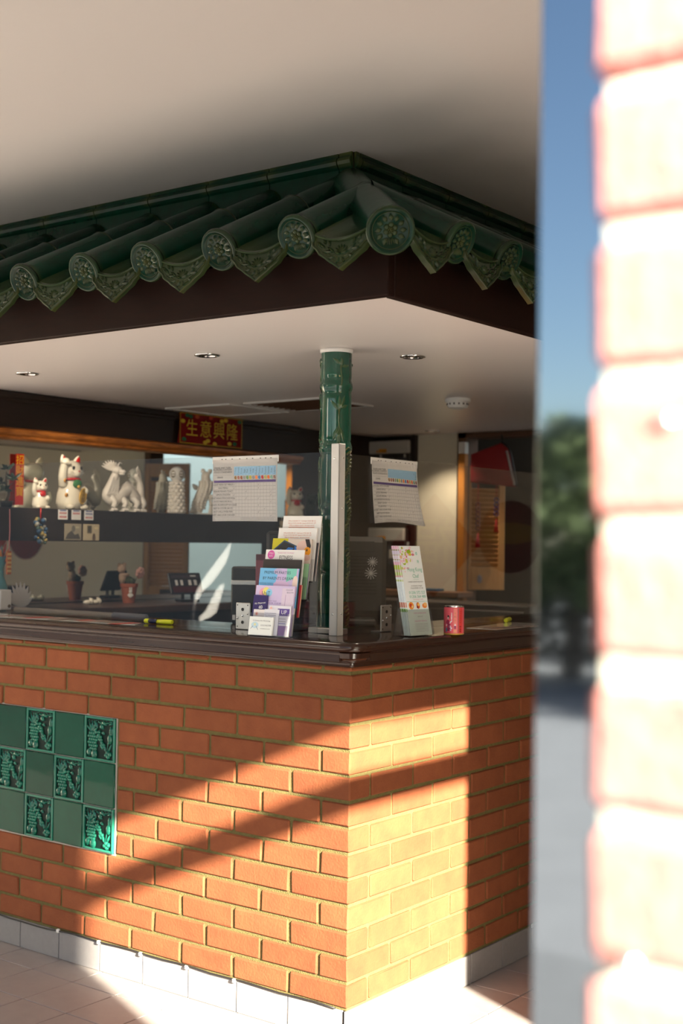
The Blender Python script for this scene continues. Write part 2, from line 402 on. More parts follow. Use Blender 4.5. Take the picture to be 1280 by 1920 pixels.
# black cable in the gap with white clips
pts = [(-2.0+.07*i, -.004, .1015-.010*math.exp(-((i-8.5)/2.2)**2)+.002*math.sin(i*1.7)) for i in range(29)]
bm = B(); tube(bm, pts, .0028, 8); obj('cable', bm, BLACK, ctr)['label'] = 'thin black cable'
for x in (-1.245, -1.04, -.84, -.632, -.43):
    bm = B(); box(bm, (-.006, -.011, -.006), (.006, 0, .006), bev=.002); ball(bm, (0, -.011, .001), .0028, u=8, v=6); obj('cable_clip', bm, WHITE, ctr, loc=(x, 0, .0985))
bm = B(); box(bm, (-.008, -.004, -.008), (.008, .001, .006), bev=.003); ob = obj('cable_clip', bm, WHITE, ctr, loc=(0.001, 1.105, .100), rot=(0, 0, pi/2))

# --- glazed green tiles: plain and fruit relief
def plain_tile():
    bm = B(); box(bm, (.0015, -.004, .0015), (.1505, .012, .1505), bev=.003); return bm
def relief_tile():
    bm = B(); box(bm, (.0015, .001, .0015), (.1505, .012, .1505), 1)
    # raised frame
    for a, b in (((.0015, -.006, .0015), (.010, .004, .1505)), ((.142, -.006, .0015), (.1505, .004, .1505)), ((.010, -.006, .0015), (.142, .004, .010)), ((.010, -.006, .142), (.142, .004, .1505))): box(bm, a, b, 0, .002)
    rn = random.Random(4)
    # pineapple
    for r_ in range(6):
        for c_ in range(4):
            x = .022+c_*.0105+(r_ % 2)*.005; z = .040+r_*.0105; dd = ((x-.040)/.022)**2+((z-.066)/.036)**2
            if dd < 1.1: ball(bm, (x, .0, z), (.0062, .006, .0066), u=8, v=6, rot=(0, .7, 0))
    for a in (-55, -25, 0, 25, 55): leafpatch(bm, (.040, .0, .095), (.040+.036*math.sin(R(a)), -.002, .097+.036*math.cos(R(a))), .010, (0, -1, 0), .006)
    # grapes down the middle
    for i in range(18):
        t = i/17; x = .060+t*.030+rn.uniform(-.008, .008); z = .105-t*.055+rn.uniform(-.006, .006)
        ball(bm, (x, -.001, z), .0062, u=8, v=6)
    # plums, cherries, pear
    ball(bm, (.024, 0, .027), (.012, .008, .014), u=12, v=8); ball(bm, (.050, -.001, .023), (.0135, .009, .017), u=12, v=8)
    for x, z in ((.108, .024), (.118, .019), (.127, .028), (.115, .032)): ball(bm, (x, 0, z), .0085, u=10, v=7)
    ball(bm, (.126, -.001, .080), (.0105, .009, .018), u=12, v=8); ball(bm, (.128, 0, .102), (.006, .006, .020), u=10, v=8)
    tube(bm, spline([(.112, -.001, .038), (.118, -.003, .062), (.121, -.002, .090)], 5), .0018, 6)
    for b0, t0, w0 in (((.105, 0, .034), (.095, 0, .062), .010), ((.118, 0, .036), (.134, 0, .064), .010), ((.062, 0, .112), (.046, 0, .136), .014), ((.075, 0, .118), (.096, 0, .112), .014),
                       ((.082, 0, .134), (.112, 0, .124), .012), ((.118, 0, .126), (.140, 0, .134), .008), ((.136, 0, .090), (.138, 0, .122), .007), ((.084, 0, .100), (.100, 0, .092), .012)):
        leafpatch(bm, b0, t0, w0, (0, -1, 0), .006)
    tube(bm, spline([(.066, 0, .134), (.085, -.002, .128), (.105, -.002, .130), (.136, -.001, .137)], 5), .002, 6)
    ball(bm, (.083, 0, .118), (.009, .006, .009), u=10, v=7)
    for i in range(26): ball(bm, (.014+.124*rn.random(), .0, .128+.012*rn.random()), .0016, u=6, v=4)
    return bm
pt = rt_ = None
for i in range(6):
    for j in range(3):
        loc = (TX1-.152*(i+1), 0, TZ1-.152*(j+1)+.001)
        rel = (i+j) % 2 == 0
        if rel:
            if rt_ is None: rt_ = obj('glazed_tile', relief_tile(), [GREL, GRELD], ctr, loc=loc); rt_['label'] = 'green glazed tile with raised fruit'
            else: dup(rt_, loc=loc)
        else:
            if pt is None: pt = obj('glazed_tile', plain_tile(), GTILE, ctr, 'auto', loc=loc); pt['label'] = 'plain green glazed tile'
            else: dup(pt, loc=loc, rot=(random.uniform(-.012, .012), 0, random.uniform(-.012, .012)))
bm = B(); box(bm, (TX0-.004, .003, TZ0-.004), (TX1+.004, .02, TZ1+.004)); obj('tile_grout', bm, mat('pale_grout', (.42, .36, .32, 1), .9), ctr)

# ================================================================== WORKTOP (dark stained, moulded edge, rounded corner)
ZT = 1.168
wt = thing('counter_worktop', 'long dark glossy wooden worktop with moulded edge on the brick counter', 'worktop')
# profile: (outward offset from brick face, z)
prof = [(-.02, 1.094), (.006, 1.094), (.008, 1.099), (.012, 1.1005), (.013, 1.106), (.018, 1.109), (.019, 1.113), (.024, 1.117), (.030, 1.121), (.032, 1.131), (.033, 1.136), (.028, 1.139), (.036, 1.1395),
        (.045, 1.143), (.0485, 1.149), (.0485, 1.156), (.046, 1.162), (.040, 1.1665), (.032, 1.168), (-.06, 1.168)]
def edge_path(off, rad=.06, n=9):
    """outline at outward offset off: along left face, rounded corner, along right face"""
    r_ = max(rad+off-.0485, .001) if off > 0 else .004
    cx, cy = off-r_, -off+r_
    pts = [(XL, -off)]
    for i in range(n+1):
        a = -pi/2+pi/2*i/n; pts.append((cx+r_*math.cos(a), cy+r_*math.sin(a)))
    return pts+[(off, YR)]
bm = B(); rows = [[bm.verts.new((x, y, z)) for x, y in edge_path(o_)] for o_, z in prof]
for a, b in zip(rows, rows[1:]):
    for i in range(len(a)-1): bm.faces.new((a[i], a[i+1], b[i+1], b[i]))
obj('moulded_edge', bm, WOOD, wt, 'auto')
bm = B(); box(bm, (XL, -.032, 1.11), (-.38, .42, ZT-.0004)); box(bm, (-.3801, -.032, 1.11), (-.02, .05, ZT-.0004)); box(bm, (-.42, .05, 1.11), (.032, YR, ZT-.0004)); obj('top_board', bm, WOOD, wt)
bm = B(); box(bm, (-2.2, .34, 0), (-.42, .40, 1.11)); box(bm, (-.42, .34, 0), (-.36, YR, 1.11)); obj('inner_panel', bm, BROWN, wt)

# ================================================================== ACRYLIC SCREEN
scr = thing('counter_screen', 'clear acrylic screen with pale corner post standing on the worktop', 'screen')
YP, XP = .171, -.186
bm = B(); box(bm, (XL, YP, ZT+.001), (XP-.002, YP+.004, 1.741)); obj('panel', bm, SCREEN, scr)
bm = B(); box(bm, (XP-.004, YP, ZT+.001), (XP, YR, 1.737)); obj('panel', bm, SCREEN, scr)
bm = B()
box(bm, (XP-.022, YP-.010, ZT), (XP+.010, YP-.006, 1.766), bev=.0015); box(bm, (XP+.006, YP-.010, ZT), (XP+.010, YP+.022, 1.766), bev=.0015); box(bm, (XP-.001, YP-.006, ZT), (XP+.006, YP+.001, 1.76))
obj('corner_post', bm, ALU, scr)
for (z, face) in ((1.72, 0), (1.722, 1), (1.565, 1), (1.40, 1), (1.235, 0), (1.237, 1)):
    bm = B(); ball(bm, (0, 0, 0), (.0035, .0018, .0035), u=10, v=6)
    obj('screw', bm, CHROME, scr, loc=(XP-.008, YP-.0105, z) if not face else (XP+.0105, YP+.010, z), rot=(0, 0, pi/2 if face else 0))
def bracket(loc, rz, slot):
    bm = B(); box(bm, (-.031, -.005, 0), (.031, 0, .088), bev=.003); box(bm, (-.031, 0, 0), (.031, .035, .003))
    o = obj('bracket', bm, STEEL, scr, loc=loc, rot=(0, 0, rz))
    bm = B()
    for x, z in ((0, .066), (0, .024)): lathe(bm, [(.0055, 0), (.0055, .0012)], 14, mtx=Matrix.Translation((x, -.0052, z)) @ Matrix.Rotation(pi/2, 4, 'X'))
    for x, z in ((-.022, .080), (.022, .080), (-.022, .010)): lathe(bm, [(.0022, 0), (.0022, .001)], 8, mtx=Matrix.Translation((x, -.0052, z)) @ Matrix.Rotation(pi/2, 4, 'X'))
    obj('bolt_hole', bm, BLACK, o)
    for x, z in ((0, .045), (-.022, .037), (.022, .053)):
        bm = B(); ball(bm, (x, -.006, z), (.004, .003, .004), u=10, v=6); obj('screw', bm, CHROME, o)
bracket((-.568, YP-.001, ZT), 0, 0); bracket((XP+.001, .433, ZT), pi/2, 0)
bm = B(); box(bm, (-.33, .20, ZT), (-.2, .24, ZT+.018), bev=.002); obj('foot_bar', bm, STEEL, scr, loc=(.0, .01, 0))

# ================================================================== ALLERGEN NOTICES
BLUE, PURP, INK, LINE = flat(150, 190, 220), flat(88, 68, 128), flat(80, 78, 84), flat(170, 165, 168)
def notice(label, loc, rot, w_, h_, curl, rows_):
    t = thing('allergen_notice', label, 'notice', loc, rot, 'allergen notices')
    nx, nz = 14, 10
    def warp(x, z):   # x in 0..w, z in 0(top)..-h
        k = -z/h_; sx = x/w_
        yy = -.003-.010*curl*(k**2)*(.3+.7*sx)-.004*curl*math.sin(sx*5+1)*k
        return Vector((x+curl*(.030*k*k*sx+.012*k*k), yy, z+curl*(.006*math.sin(sx*4)*k)))
    bm = B(); g = [[bm.verts.new(warp(w_*i/nx, -h_*j/nz)) for i in range(nx+1)] for j in range(nz+1)]
    for j in range(nz):
        for i in range(nx): bm.faces.new((g[j][i], g[j+1][i], g[j+1][i+1], g[j][i+1]))
    bmesh.ops.solidify(bm, geom=bm.faces[:], thickness=.0006)
    page = obj('page', bm, flat(249, 246, 244), t, True)
    # print on it, warped the same way
    it = []
    X = lambda f: f*w_
    Z = lambda f: -f*h_
    hd = .30
    it += [('r', X(.66), Z(.19), X(.64), h_*.145, BLUE)]
    for i in range(14):
        x = X(.36+.6*i/13)
        it += [('r', x-X(.022), Z(.19), .0008, h_*.14, flat(110, 150, 185)), ('t', ['Celery', 'Cereals', 'Crust.', 'Eggs', 'Fish', 'Lupin', 'Milk', 'Mollusc', 'Mustard', 'Nuts', 'Peanuts', 'Sesame', 'Soya', 'Sulphur'][i], x, Z(.19), .0085, flat(40, 60, 90), 1, pi/2)]
        c_ = [(150, 110, 60), (170, 110, 100), (150, 90, 60), (160, 160, 160), (110, 150, 90), (210, 190, 70), (150, 150, 155), (230, 120, 50), (70, 130, 190), (190, 50, 50), (190, 180, 90), (225, 110, 40), (120, 160, 140), (140, 110, 100)][i]
        it += [('d', x, Z(.295), (.0045, .006), flat(*c_)), ('d', x+.002, Z(.31), .0035, flat(*c_))]
    for k, s in enumerate(('DISHES AND THEIR', 'ALLERGEN CONTENT')): it.append(('t', s, X(.155), Z(.135+.03*k), .0085, INK))
    it.append(('t', 'FOOD STANDARDS', X(.165), Z(.205), .009, INK))
    it += [('t', 'DISHES', X(.12), Z(.29), .008, INK), ('r', X(.16), Z(.25), X(.28), .0006, LINE)]
    it.append(('r', X(.5), Z(.355), X(.96), h_*.036, PURP))
    n = len(rows_); z0, z1 = .38, .93
    for k in range(n+1): it.append(('r', X(.5), Z(z0+(z1-z0)*k/n), X(.96), .0007, LINE))
    for i in range(14): it.append(('r', X(.325+.047*i), Z((z0+z1)/2), .0006, h_*(z1-z0), flat(190, 185, 186)))
    rn = random.Random(n)
    for k, s in enumerate(rows_):
        it.append(('t', s, X(.17), Z(z0+(z1-z0)*(k+.5)/n), .0080, INK))
        for q in range(rn.randint(1, 3)):
            x = X(.345+.047*rn.choice((0, 0, 4, 8, 10, 12, 12))); z = Z(z0+(z1-z0)*(k+.5)/n)
            it.append(('p', [(x-.003, z), (x-.001, z-.003), (x+.004, z+.005), (x-.001, z-.0015)], INK))
    for k in range(3): it.append(('r', X(.7), Z(.945+.015*k), X(.5), .0006, LINE))
    p = prints('print', page, it)
    for v in p.data.vertices:
        q = warp(v.co.x, v.co.z); v.co = Vector((q.x, q.y-.0006+(v.co.y), q.z))
    # punched pocket strip along the top
    bm = B(); box(bm, (-.004, -.002, -.012), (w_+.004, -.0008, .010)); obj('pocket_strip', bm, flat(215, 212, 210), t)
    ph = None
    for f in (.14, .2, .3, .42, .53, .62, .74, .82, .9):
        if ph is None:
            bm = B(); lathe(bm, [(.0030, 0), (.0030, .0005)], 10, mtx=Matrix.Rotation(pi/2, 4, 'X')); ph = obj('punch_hole', bm, BLACK, t, loc=(w_*f, -.0021, 0))
        else: dup(ph, loc=(w_*f, -.0021, 0))
    bm = B(); g = [[bm.verts.new(warp(w_*i/nx, -h_*j/nz)*1.0+Vector((-.004+.008*i/nx, -.0022, -.003*j/nz))) for i in range(nx+1)] for j in range(nz+1)]
    for j in range(nz):
        for i in range(nx): bm.faces.new((g[j][i], g[j+1][i], g[j+1][i+1], g[j][i+1]))
    obj('pocket', bm, POCKET, t, True)
notice('allergen chart in plastic pocket on left screen panel, hanging flat', (-.711, YP-.001, 1.728), (0, 0, 0), .280, .205, .12,
       ['LIGHT MENU SET MEALS', 'SOLE MEALS', 'SESAME PRAWN TOAST', 'LEMON CHICKEN', 'VEGETARIAN PANCAKE ROLL', 'DUCK PANCAKE ROLL', 'CHICKEN MUSHROOM NOODLES', 'BEEF IN OYSTER SAUCE', 'SALT CHILLI SPARE RIBS', 'SWEET AND SOUR CHICKEN'])
notice('allergen chart in plastic pocket on right screen panel, curling at its foot', (XP+.001, .342, 1.724), (0, 0, pi/2), .262, .203, 1,
       ['CHICKEN WITH GINGER', 'SPRING ROLLS', 'SATAY PRAWNS', 'HOUSE SPECIAL', 'SINGAPORE NOODLES', 'CRISPY DUCK', 'PLAIN RICE', 'SWEET AND SOUR PORK', 'BEEF BLACK BEAN', 'HOT AND SOUR SOUP'])

# ================================================================== BAMBOO POLE
PXc, PYc = -.297, .299
pole = thing('bamboo_column', 'green glazed ceramic bamboo column from worktop to white canopy ceiling', 'column', (PXc, PYc, ZT))
H = ZS-ZT-.004
prof_ = [(.051, 0)]
nodes_ = [.205, .400, .595, .795]
zz = 0
while zz < H-.004:
    zz += .008
    r_ = .0500
    for nd in nodes_:
        d_ = abs(zz-nd); r_ += .0045*math.exp(-(d_/.012)**2)-.0016*math.exp(-((d_-.020)/.006)**2)
    prof_.append((r_, min(zz, H-.004)))
bm = B(); lathe(bm, prof_, 40)
obj('bamboo_stem', bm, GLAZE2, pole, 'auto')
bm = B(); rn = random.Random(3)
def onp(a, z, r_=.0505): return Vector((math.cos(a)*r_, math.sin(a)*r_, z))
A0 = math.atan2(CAM.y-PYc, CAM.x-PXc)
def pleaf(a, z, a2, z2, wd=.017): leafpatch(bm, onp(a, z), onp(a2, z2), wd, onp((a+a2)/2, 0), .0055)
for sec in range(5):
    zb = [.0, .205, .400, .595, .795][sec]; zt_ = [.205, .400, .595, .795, .912][sec]
    for side in range(3):
        a = A0+.25+side*2.1+rn.uniform(-.15, .15); top = zb+(zt_-zb)*.62
        tube(bm, [onp(a+.04*math.sin(k*.9), zb+(top-zb)*k/7, .0515) for k in range(8)], .0032, 6)
        for da, dz in ((0, .05), (.5, .045), (-.75, .030), (-.55, -.045), (.45, -.05), (-.15, -.06), (.8, .01)):
            base = top+rn.uniform(-.02, .005) if dz > 0 else zb+(zt_-zb)*.35
            if zb < base+dz < zt_-.004: pleaf(a, base, a+da*.75, base+dz*(1.1 if sec < 4 else .7))
    if sec < 3:  # twisted rope relief
        for k in range(16):
            a = A0+.85+.35*math.sin(k*.5+sec); z = zb+.012*k+.004
            tube(bm, [onp(a-.25, z, .051), onp(a, z+.010, .0535), onp(a+.25, z+.012, .051)], .0042, 6)
obj('leaf_relief', bm, mat('green_leaf_glaze', (.010, .080, .040, 1), .10, coat=.4, edge=((.085, .095, .022, 1), .53, .66)), pole)
bm = B(); lathe(bm, [(.052, H-.010), (.054, H-.004), (.054, H+.0035)], 32); obj('filler_ring', bm, WHITE, pole)['label'] = 'white filler ring at the ceiling'

# ================================================================== TILED CANOPY
can = thing('tiled_canopy', 'dark green glazed tile canopy with wooden fascia under the ceiling', 'canopy')
FX, FY = .393, -.397
bm = B(); box(bm, (-2.6, FY, ZS-.004), (FX, FY+.03, 2.22), bev=.003); obj('fascia_board', bm, FASC, can)
bm = B(); box(bm, (FX-.03, FY+.0305, ZS-.004), (FX, YB, 2.22), bev=.003); obj('fascia_board', bm, FASC, can)
SL = (2.515-2.248)/.52
def flower_disc(bm, r_):
    """medallion facing -y centred at origin"""
    lathe(bm, [(r_*1.0, -.012), (r_*1.03, -.003), (r_*1.0, .004), (r_*.93, .0065), (r_*.86, .0055), (r_*.80, .001), (.0005, .001)], 40, mtx=Matrix.Rotation(pi/2, 4, 'X'))
    def tor(rr, th):
        tube(bm, [(rr*math.cos(2*pi*i/36), -.0015, rr*math.sin(2*pi*i/36)) for i in range(37)], th, 6)
    tor(r_*.76, .0012)
    y = -.001; s = r_/.057
    for i in range(6):
        a = 2*pi*i/6+.5; cx, cz = .0115*s*math.cos(a), .0115*s*math.sin(a)+.002*s
        ball(bm, (cx, y, cz), (.0066*s, .0045, .0066*s), u=8, v=6)
    for i in range(6):
        a = 2*pi*i/6; ball(bm, (.005*s*math.cos(a), y-.003, .005*s*math.sin(a)+.002*s), .0024*s, u=6, v=5)
    ball(bm, (0, y-.004, .002*s), .003*s, u=6, v=5)
    for a in (-150, -118, -62, -30, 0, 32, 62, 88, 118, 148, 180):
        a = R(a); b0 = Vector((.021*s*math.cos(a), y, .021*s*math.sin(a)+.002*s)); t0 = Vector((.0385*s*math.cos(a+.12), y, .0385*s*math.sin(a+.12)))
        leafpatch(bm, b0, t0, .0135*s, (0, -1, 0), .0055)
    for a in (-110, -100, -90, -80, -70):
        a = R(a); leafpatch(bm, (.016*s*math.cos(a), y, .016*s*math.sin(a)), (.034*s*math.cos(a), y, .034*s*math.sin(a)), .004*s, (0, -1, 0), .004)
def roll_bm(length, r_=.0535):
    """roll tile along +y rising; front end at origin"""
    bm = B(); pts = []; rad = []
    n = 26; ring = .31 if length > .4 else .9
    for i in range(n+1):
        t = i/n*length; k = 1.0
        d = t-ring
        rr = r_*(1 if d < 0 else .945)+.0035*math.exp(-(d/.009)**2)
        if t < .02: rr += .002
        pts.append((0, t, t*SL)); rad.append(rr)
    tube(bm, pts, rad, 28); return bm
def drip_bm(wd=.205):
    """drip plate with scalloped point, facing -y, plus trough behind"""
    bm = B(); h = wd/2
    top = [(-h+wd*i/12, -.030*(1-((i-6)/6)**2)) for i in range(13)]
    low = [(h*.98, -.020), (h*.93, -.040), (h*.78, -.052), (h*.68, -.066), (h*.48, -.078), (h*.36, -.088), (h*.16, -.100), (0, -.112)]
    low = low+[(-x, z) for x, z in low[-2::-1]]
    out = top+low
    prism(bm, out, -.006, .008)
    cz = -.052
    inn = [(x*.88, cz+(z-cz)*.80) for x, z in out]
    # raised rim
    n = len(out)
    tube(bm, [Vector((x*.965, -.007, cz+(z-cz)*.95)) for x, z in out+[out[0]]], .0038, 6)
    tube(bm, [Vector((x*.84, -.0065, cz+(z-cz)*.74)) for x, z in out+[out[0]]], .0014, 5)
    y = -.0065
    for a in (-70, -45, -22, 0, 22, 45, 70):
        a = R(a); leafpatch(bm, (0, y, -.072), (.026*math.sin(a), y, -.072+.026*math.cos(a)), .009, (0, -1, 0), .005)
    for sx in (-1, 1):
        for bx, bz, tx, tz in ((.020, -.066, .045, -.048), (.030, -.062, .058, -.060), (.022, -.076, .040, -.080), (.052, -.050, .074, -.036), (.050, -.040, .060, -.026), (.004, -.080, .014, -.096), (.062, -.044, .080, -.030), (.036, -.048, .042, -.032)):
            leafpatch(bm, (sx*bx, y, bz), (sx*tx, y, tz), .010, (0, -1, 0), .0045)
        tube(bm, spline([(sx*.012, y, -.078), (sx*.035, y-.001, -.070), (sx*.055, y, -.052), (sx*.078, y, -.034)], 5), .0016, 5)
    tube(bm, [Vector((x, -.010, z-.004)) for x, z in top], .004, 6)
    return bm
def trough_bm(length, wd=.205):
    bm = B(); h = wd/2; rows = []
    for j in range(4):
        t = length*j/3
        rows.append([bm.verts.new((-h+wd*i/12, t-.006, t*SL-.030*(1-((i-6)/6)**2))) for i in range(13)])
    for a, b in zip(rows, rows[1:]):
        for i in range(12): bm.faces.new((a[i], a[i+1], b[i+1], b[i]))
    bmesh.ops.recalc_face_normals(bm, faces=bm.faces[:])
    bmesh.ops.solidify(bm, geom=bm.faces[:], thickness=.008)
    return bm
YE, ZE = -.462, 2.248
bm = B(); flower_disc(bm, .0575); DISC = bpy.data.meshes.new('end_disc'); bm.to_mesh(DISC); bm.free(); DISC.materials.append(GLAZE)
def keep(bmf, name):
    me = bpy.data.meshes.new(name); bmf.to_mesh(me); bmf.free(); me.materials.append(GLAZE); me.shade_smooth(); me.set_sharp_from_angle(angle=R(40)); return me
ROLLF = keep(roll_bm(.53), 'roll_tile')
DRIP = keep(drip_bm(), 'drip_plate'); TRF = keep(trough_bm(.52), 'pan_tile')
def put(name, me, parent, loc, rz=0, rx=0):
    o = bpy.data.objects.new(name, me); C.objects.link(o); o.parent = parent; o.location = loc; o.rotation_euler = Euler((rx, 0, rz)); return o
rb = B(); tube(rb, [Vector((.0528*math.cos(2*pi*i/30), .31, .31*SL+.0528*math.sin(2*pi*i/30)))+Vector((0, -math.sin(math.atan(SL))*.0528*math.sin(2*pi*i/30), (math.cos(math.atan(SL))-1)*.0528*math.sin(2*pi*i/30))) for i in range(31)], .0042, 8, cap=False)
RING = bpy.data.meshes.new('joint_ring'); rb.to_mesh(RING); rb.free(); RING.materials.append(mat('olive_glaze_joint', (.026, .030, .010, 1), .3, spec=.3))
def hip_cut(me, loc, rz, side):
    """mitre a tile along the hip line x + y = 0"""
    M = Matrix.Translation(loc) @ Matrix.Rotation(rz, 4, 'Z'); bm = B(); bm.from_mesh(me)
    q = M.inverted(); co = q @ Vector((0, 0, 2.3)); no = (q.to_3x3() @ Vector((1, 1, 0))).normalized()
    if side == 1: no = -no
    r_ = bmesh.ops.bisect_plane(bm, geom=bm.verts[:]+bm.edges[:]+bm.faces[:], plane_co=co, plane_no=no, clear_outer=True)
    m2 = bpy.data.meshes.new(me.name); bm.to_mesh(m2); bm.free(); m2.materials.append(GLAZE); return m2
def roll_at(u, side, cut=False):
    loc, rz = ((u, YE, ZE), 0) if side == 0 else ((-YE, u, ZE), pi/2)
    o = put('roll_tile', hip_cut(ROLLF, loc, rz, side) if cut else ROLLF, can, loc, rz)
    put('end_disc', DISC, o, (0, -.010, -.005), 0, math.atan(SL))
    if abs(u) < .12 or not cut: put('joint_ring', RING, o, (0, 0, 0))
def pan_at(u, side, cut=False):
    loc, rz = ((u, YE+.012, ZE+.0), 0) if side == 0 else ((-YE-.012, u, ZE+.0), pi/2)
    o = put('pan_tile', hip_cut(TRF, loc, rz, side) if cut else TRF, can, loc, rz)
    put('drip_plate', DRIP, o, (0, -.006, .004), 0, R(-8))
rolls_l = [.156, -.113, -.388, -.648, -.918]+[-1.185-.267*k for k in range(5)]
for k, u in enumerate(rolls_l): roll_at(u, 0, k < 2)
for k, u in enumerate([.300, .022, -.251, -.520, -.784]+[-1.052-.267*k for k in range(5)]): pan_at(u, 0, k < 2)
rolls_r = [-.186, .066, .318]+[.57+.255*k for k in range(10)]
for k, u in enumerate(rolls_r): roll_at(u, 1, k < 2)
for k, u in enumerate([-.312, -.058, .192]+[.444+.255*k for k in range(10)]): pan_at(u, 1, k < 2)
# hip roll
hip = B(); n = 30; Lh = .68; d_ = Vector((-1, 1, 0)).normalized(); P0 = Vector((.428, -.442, 2.232))
pts = []; rad = []
for i in range(n+1):
    t = Lh*i/n; pts.append(P0+d_*t+Vector((0, 0, t*(2.525-2.235)/Lh))); rad.append(.057*(1 if t < .36 else .95)+.004*math.exp(-((t-.36)/.01)**2))
tube(hip, pts, rad, 30); hp = obj('hip_roll_tile', hip, GLAZE, can, True)
bm = B(); flower_disc(bm, .0605); obj('end_disc', bm, GLAZE, hp, loc=P0+Vector((.006, -.006, -.004)), rot=Euler((R(23), 0, R(45))))
# unseen sloped sheet added under the tiles to block light
bm = B()
v = [bm.verts.new(p) for p in ((-2.6, FY, 2.20), (FX, FY, 2.20), (-.07, .07, 2.47), (-2.6, .07, 2.47), (FX, YB, 2.20), (-.07, YB, 2.47))]
bm.faces.new((v[0], v[1], v[2], v[3])); bm.faces.new((v[1], v[4], v[5], v[2])); obj('light_block_deck', bm, BEAM, can)
# ridge band against the ceiling, one tile per roll
def ridge(u0, u1, side):
    prof2 = [(0, 2.44), (-.004, 2.44), (-.004, 2.585), (-.010, 2.590), (-.016, 2.598), (-.019, 2.608), (-.016, 2.618), (-.008, 2.622), (-.008, 2.634), (0, 2.634)]
    bm = B(); a = [bm.verts.new((u0+.002, y+.062, z)) for y, z in prof2]; b = [bm.verts.new((u1-.002, y+.062, z)) for y, z in prof2]
    n = len(a)
    for i in range(n): bm.faces.new((a[i], a[(i+1) % n], b[(i+1) % n], b[i]))
    bm.faces.new(a[::-1]); bm.faces.new(b); bmesh.ops.recalc_face_normals(bm, faces=bm.faces[:])
    bmesh.ops.subdivide_edges(bm, edges=[e for e in bm.edges if e.calc_length() > .1], cuts=6)
    o = obj('ridge_tile', bm, GLAZE, can)
    if side: o.rotation_euler = (0, 0, pi/2)
us = [-.062]+[u for u in rolls_l[1:]]
for a, b in zip(us[1:], us): ridge(a, b, 0)
us = [.085]+[u for u in rolls_r[1:] if u > .1]
for a, b in zip(us, us[1:]): ridge(a, b, 1)
ridge(.0625, .085, 1)
bm = B(); box(bm, (-2.6, .066, 2.42), (-.062, .09, ZC)); box(bm, (-.09, .09, 2.42), (-.0665, YB, ZC)); obj('bulkhead', bm, BEAM, can)

# ================================================================== CEILING FITTINGS
def downlight(x, y, label, lit=0):
    t = thing('downlight', label, 'downlight', (x, y, ZS), group='recessed downlights')
    bm = B(); lathe(bm, [(.043, -.001), (.043, -.004), (.036, -.006), (.031, -.003), (.030, .012)], 28, cap=False); obj('rim', bm, CHROME, t, True)
    bm = B(); lathe(bm, [(.030, -.0015), (.022, -.001), (.012, -.0012), (.001, -.003)], 28); obj('lamp_face', bm, mat('lamp_glass', (.42, .38, .28, 1), .1, metal=.7), t, True)
downlight(-.744, .163, 'recessed chrome downlight left of the green bamboo column')
downlight(-1.674, .166, 'leftmost recessed chrome downlight under the canopy')
downlight(-.173, .556, 'recessed chrome downlight right of the green bamboo column')
downlight(-1.70, 3.02, 'recessed chrome downlight by the white column near the back wall')
for lx, ly, le, tg in ((-.744, .163, 5, (0, 0, -1)), (-1.674, .166, 34, (-.43, .92, -.62)), (-.173, .556, 4, (0, 0, -1))): spot((lx, ly, ZS-.014), le, (1, .86, .66), 1.12 if le > 20 else 2.3, tg)  # fittings are unlit; fill spots added, the strong one brightening the shelf figurines
spot((-1.68, 2.98, ZS-.012), 24, (1, .82, .58), 1.9)
t = thing('smoke_detector', 'round white smoke detector on the canopy ceiling', 'smoke detector', (-.729, 1.732, ZS))
bm = B(); lathe(bm, [(.056, 0), (.056, -.012), (.052, -.016)], 28); obj('base', bm, WHITE, t, 'auto')
bm = B(); lathe(bm, [(.046, -.016), (.046, -.030), (.040, -.040), (.020, -.046), (.001, -.047)], 28); obj('sensor_head', bm, WHITE, t, 'auto')
bm = B()
for k in range(14): box(bm, (.0445, -.003, -.028), (.048, .003, -.020), mtx=Matrix.Rotation(2*pi*k/14, 4, 'Z'))
obj('vent_slot', bm, DGREY, t)
def hatch(x0, x1, y0, y1, label, fill, dark):
    t = thing('ceiling_vent', label, 'vent', ((x0+x1)/2, (y0+y1)/2, ZS)); w_, h_ = (x1-x0)/2, (y1-y0)/2; f = .02
    bm = B(); box(bm, (-w_, -h_, -.008), (w_, -h_+f, -.0005), bev=.001); box(bm, (-w_, h_-f, -.008), (w_, h_, -.0005), bev=.001); box(bm, (-w_, -h_+f, -.008), (-w_+f, h_-f, -.0005), bev=.001); box(bm, (w_-f, -h_+f, -.008), (w_, h_-f, -.0005), bev=.001)
    obj('frame', bm, WHITE, t)
    bm = B(); box(bm, (-w_+f, -h_+f, -.003), (w_-f, h_-f, -.0006)); obj('backing', bm, fill, t)
    if dark:
        for k in range(9):
            y = -h_+f+(2*h_-2*f)*(k+.5)/9; bm = B(); box(bm, (-w_+f, -.006, -.001), (w_-f, .006, .001), mtx=Matrix.Translation((0, y, -.005)) @ Matrix.Rotation(.6, 4, 'X')); obj('slat', bm, BROWN, t)
hatch(-2.125, -1.715, 1.358, 1.785, 'white framed square ceiling hatch above the red banner', SOFF, 0)
hatch(-1.645, -1.20, 1.372, 1.765, 'white framed brown ceiling vent behind the green column', mat('vent_dark', (.10, .06, .035, 1), .8), 1)

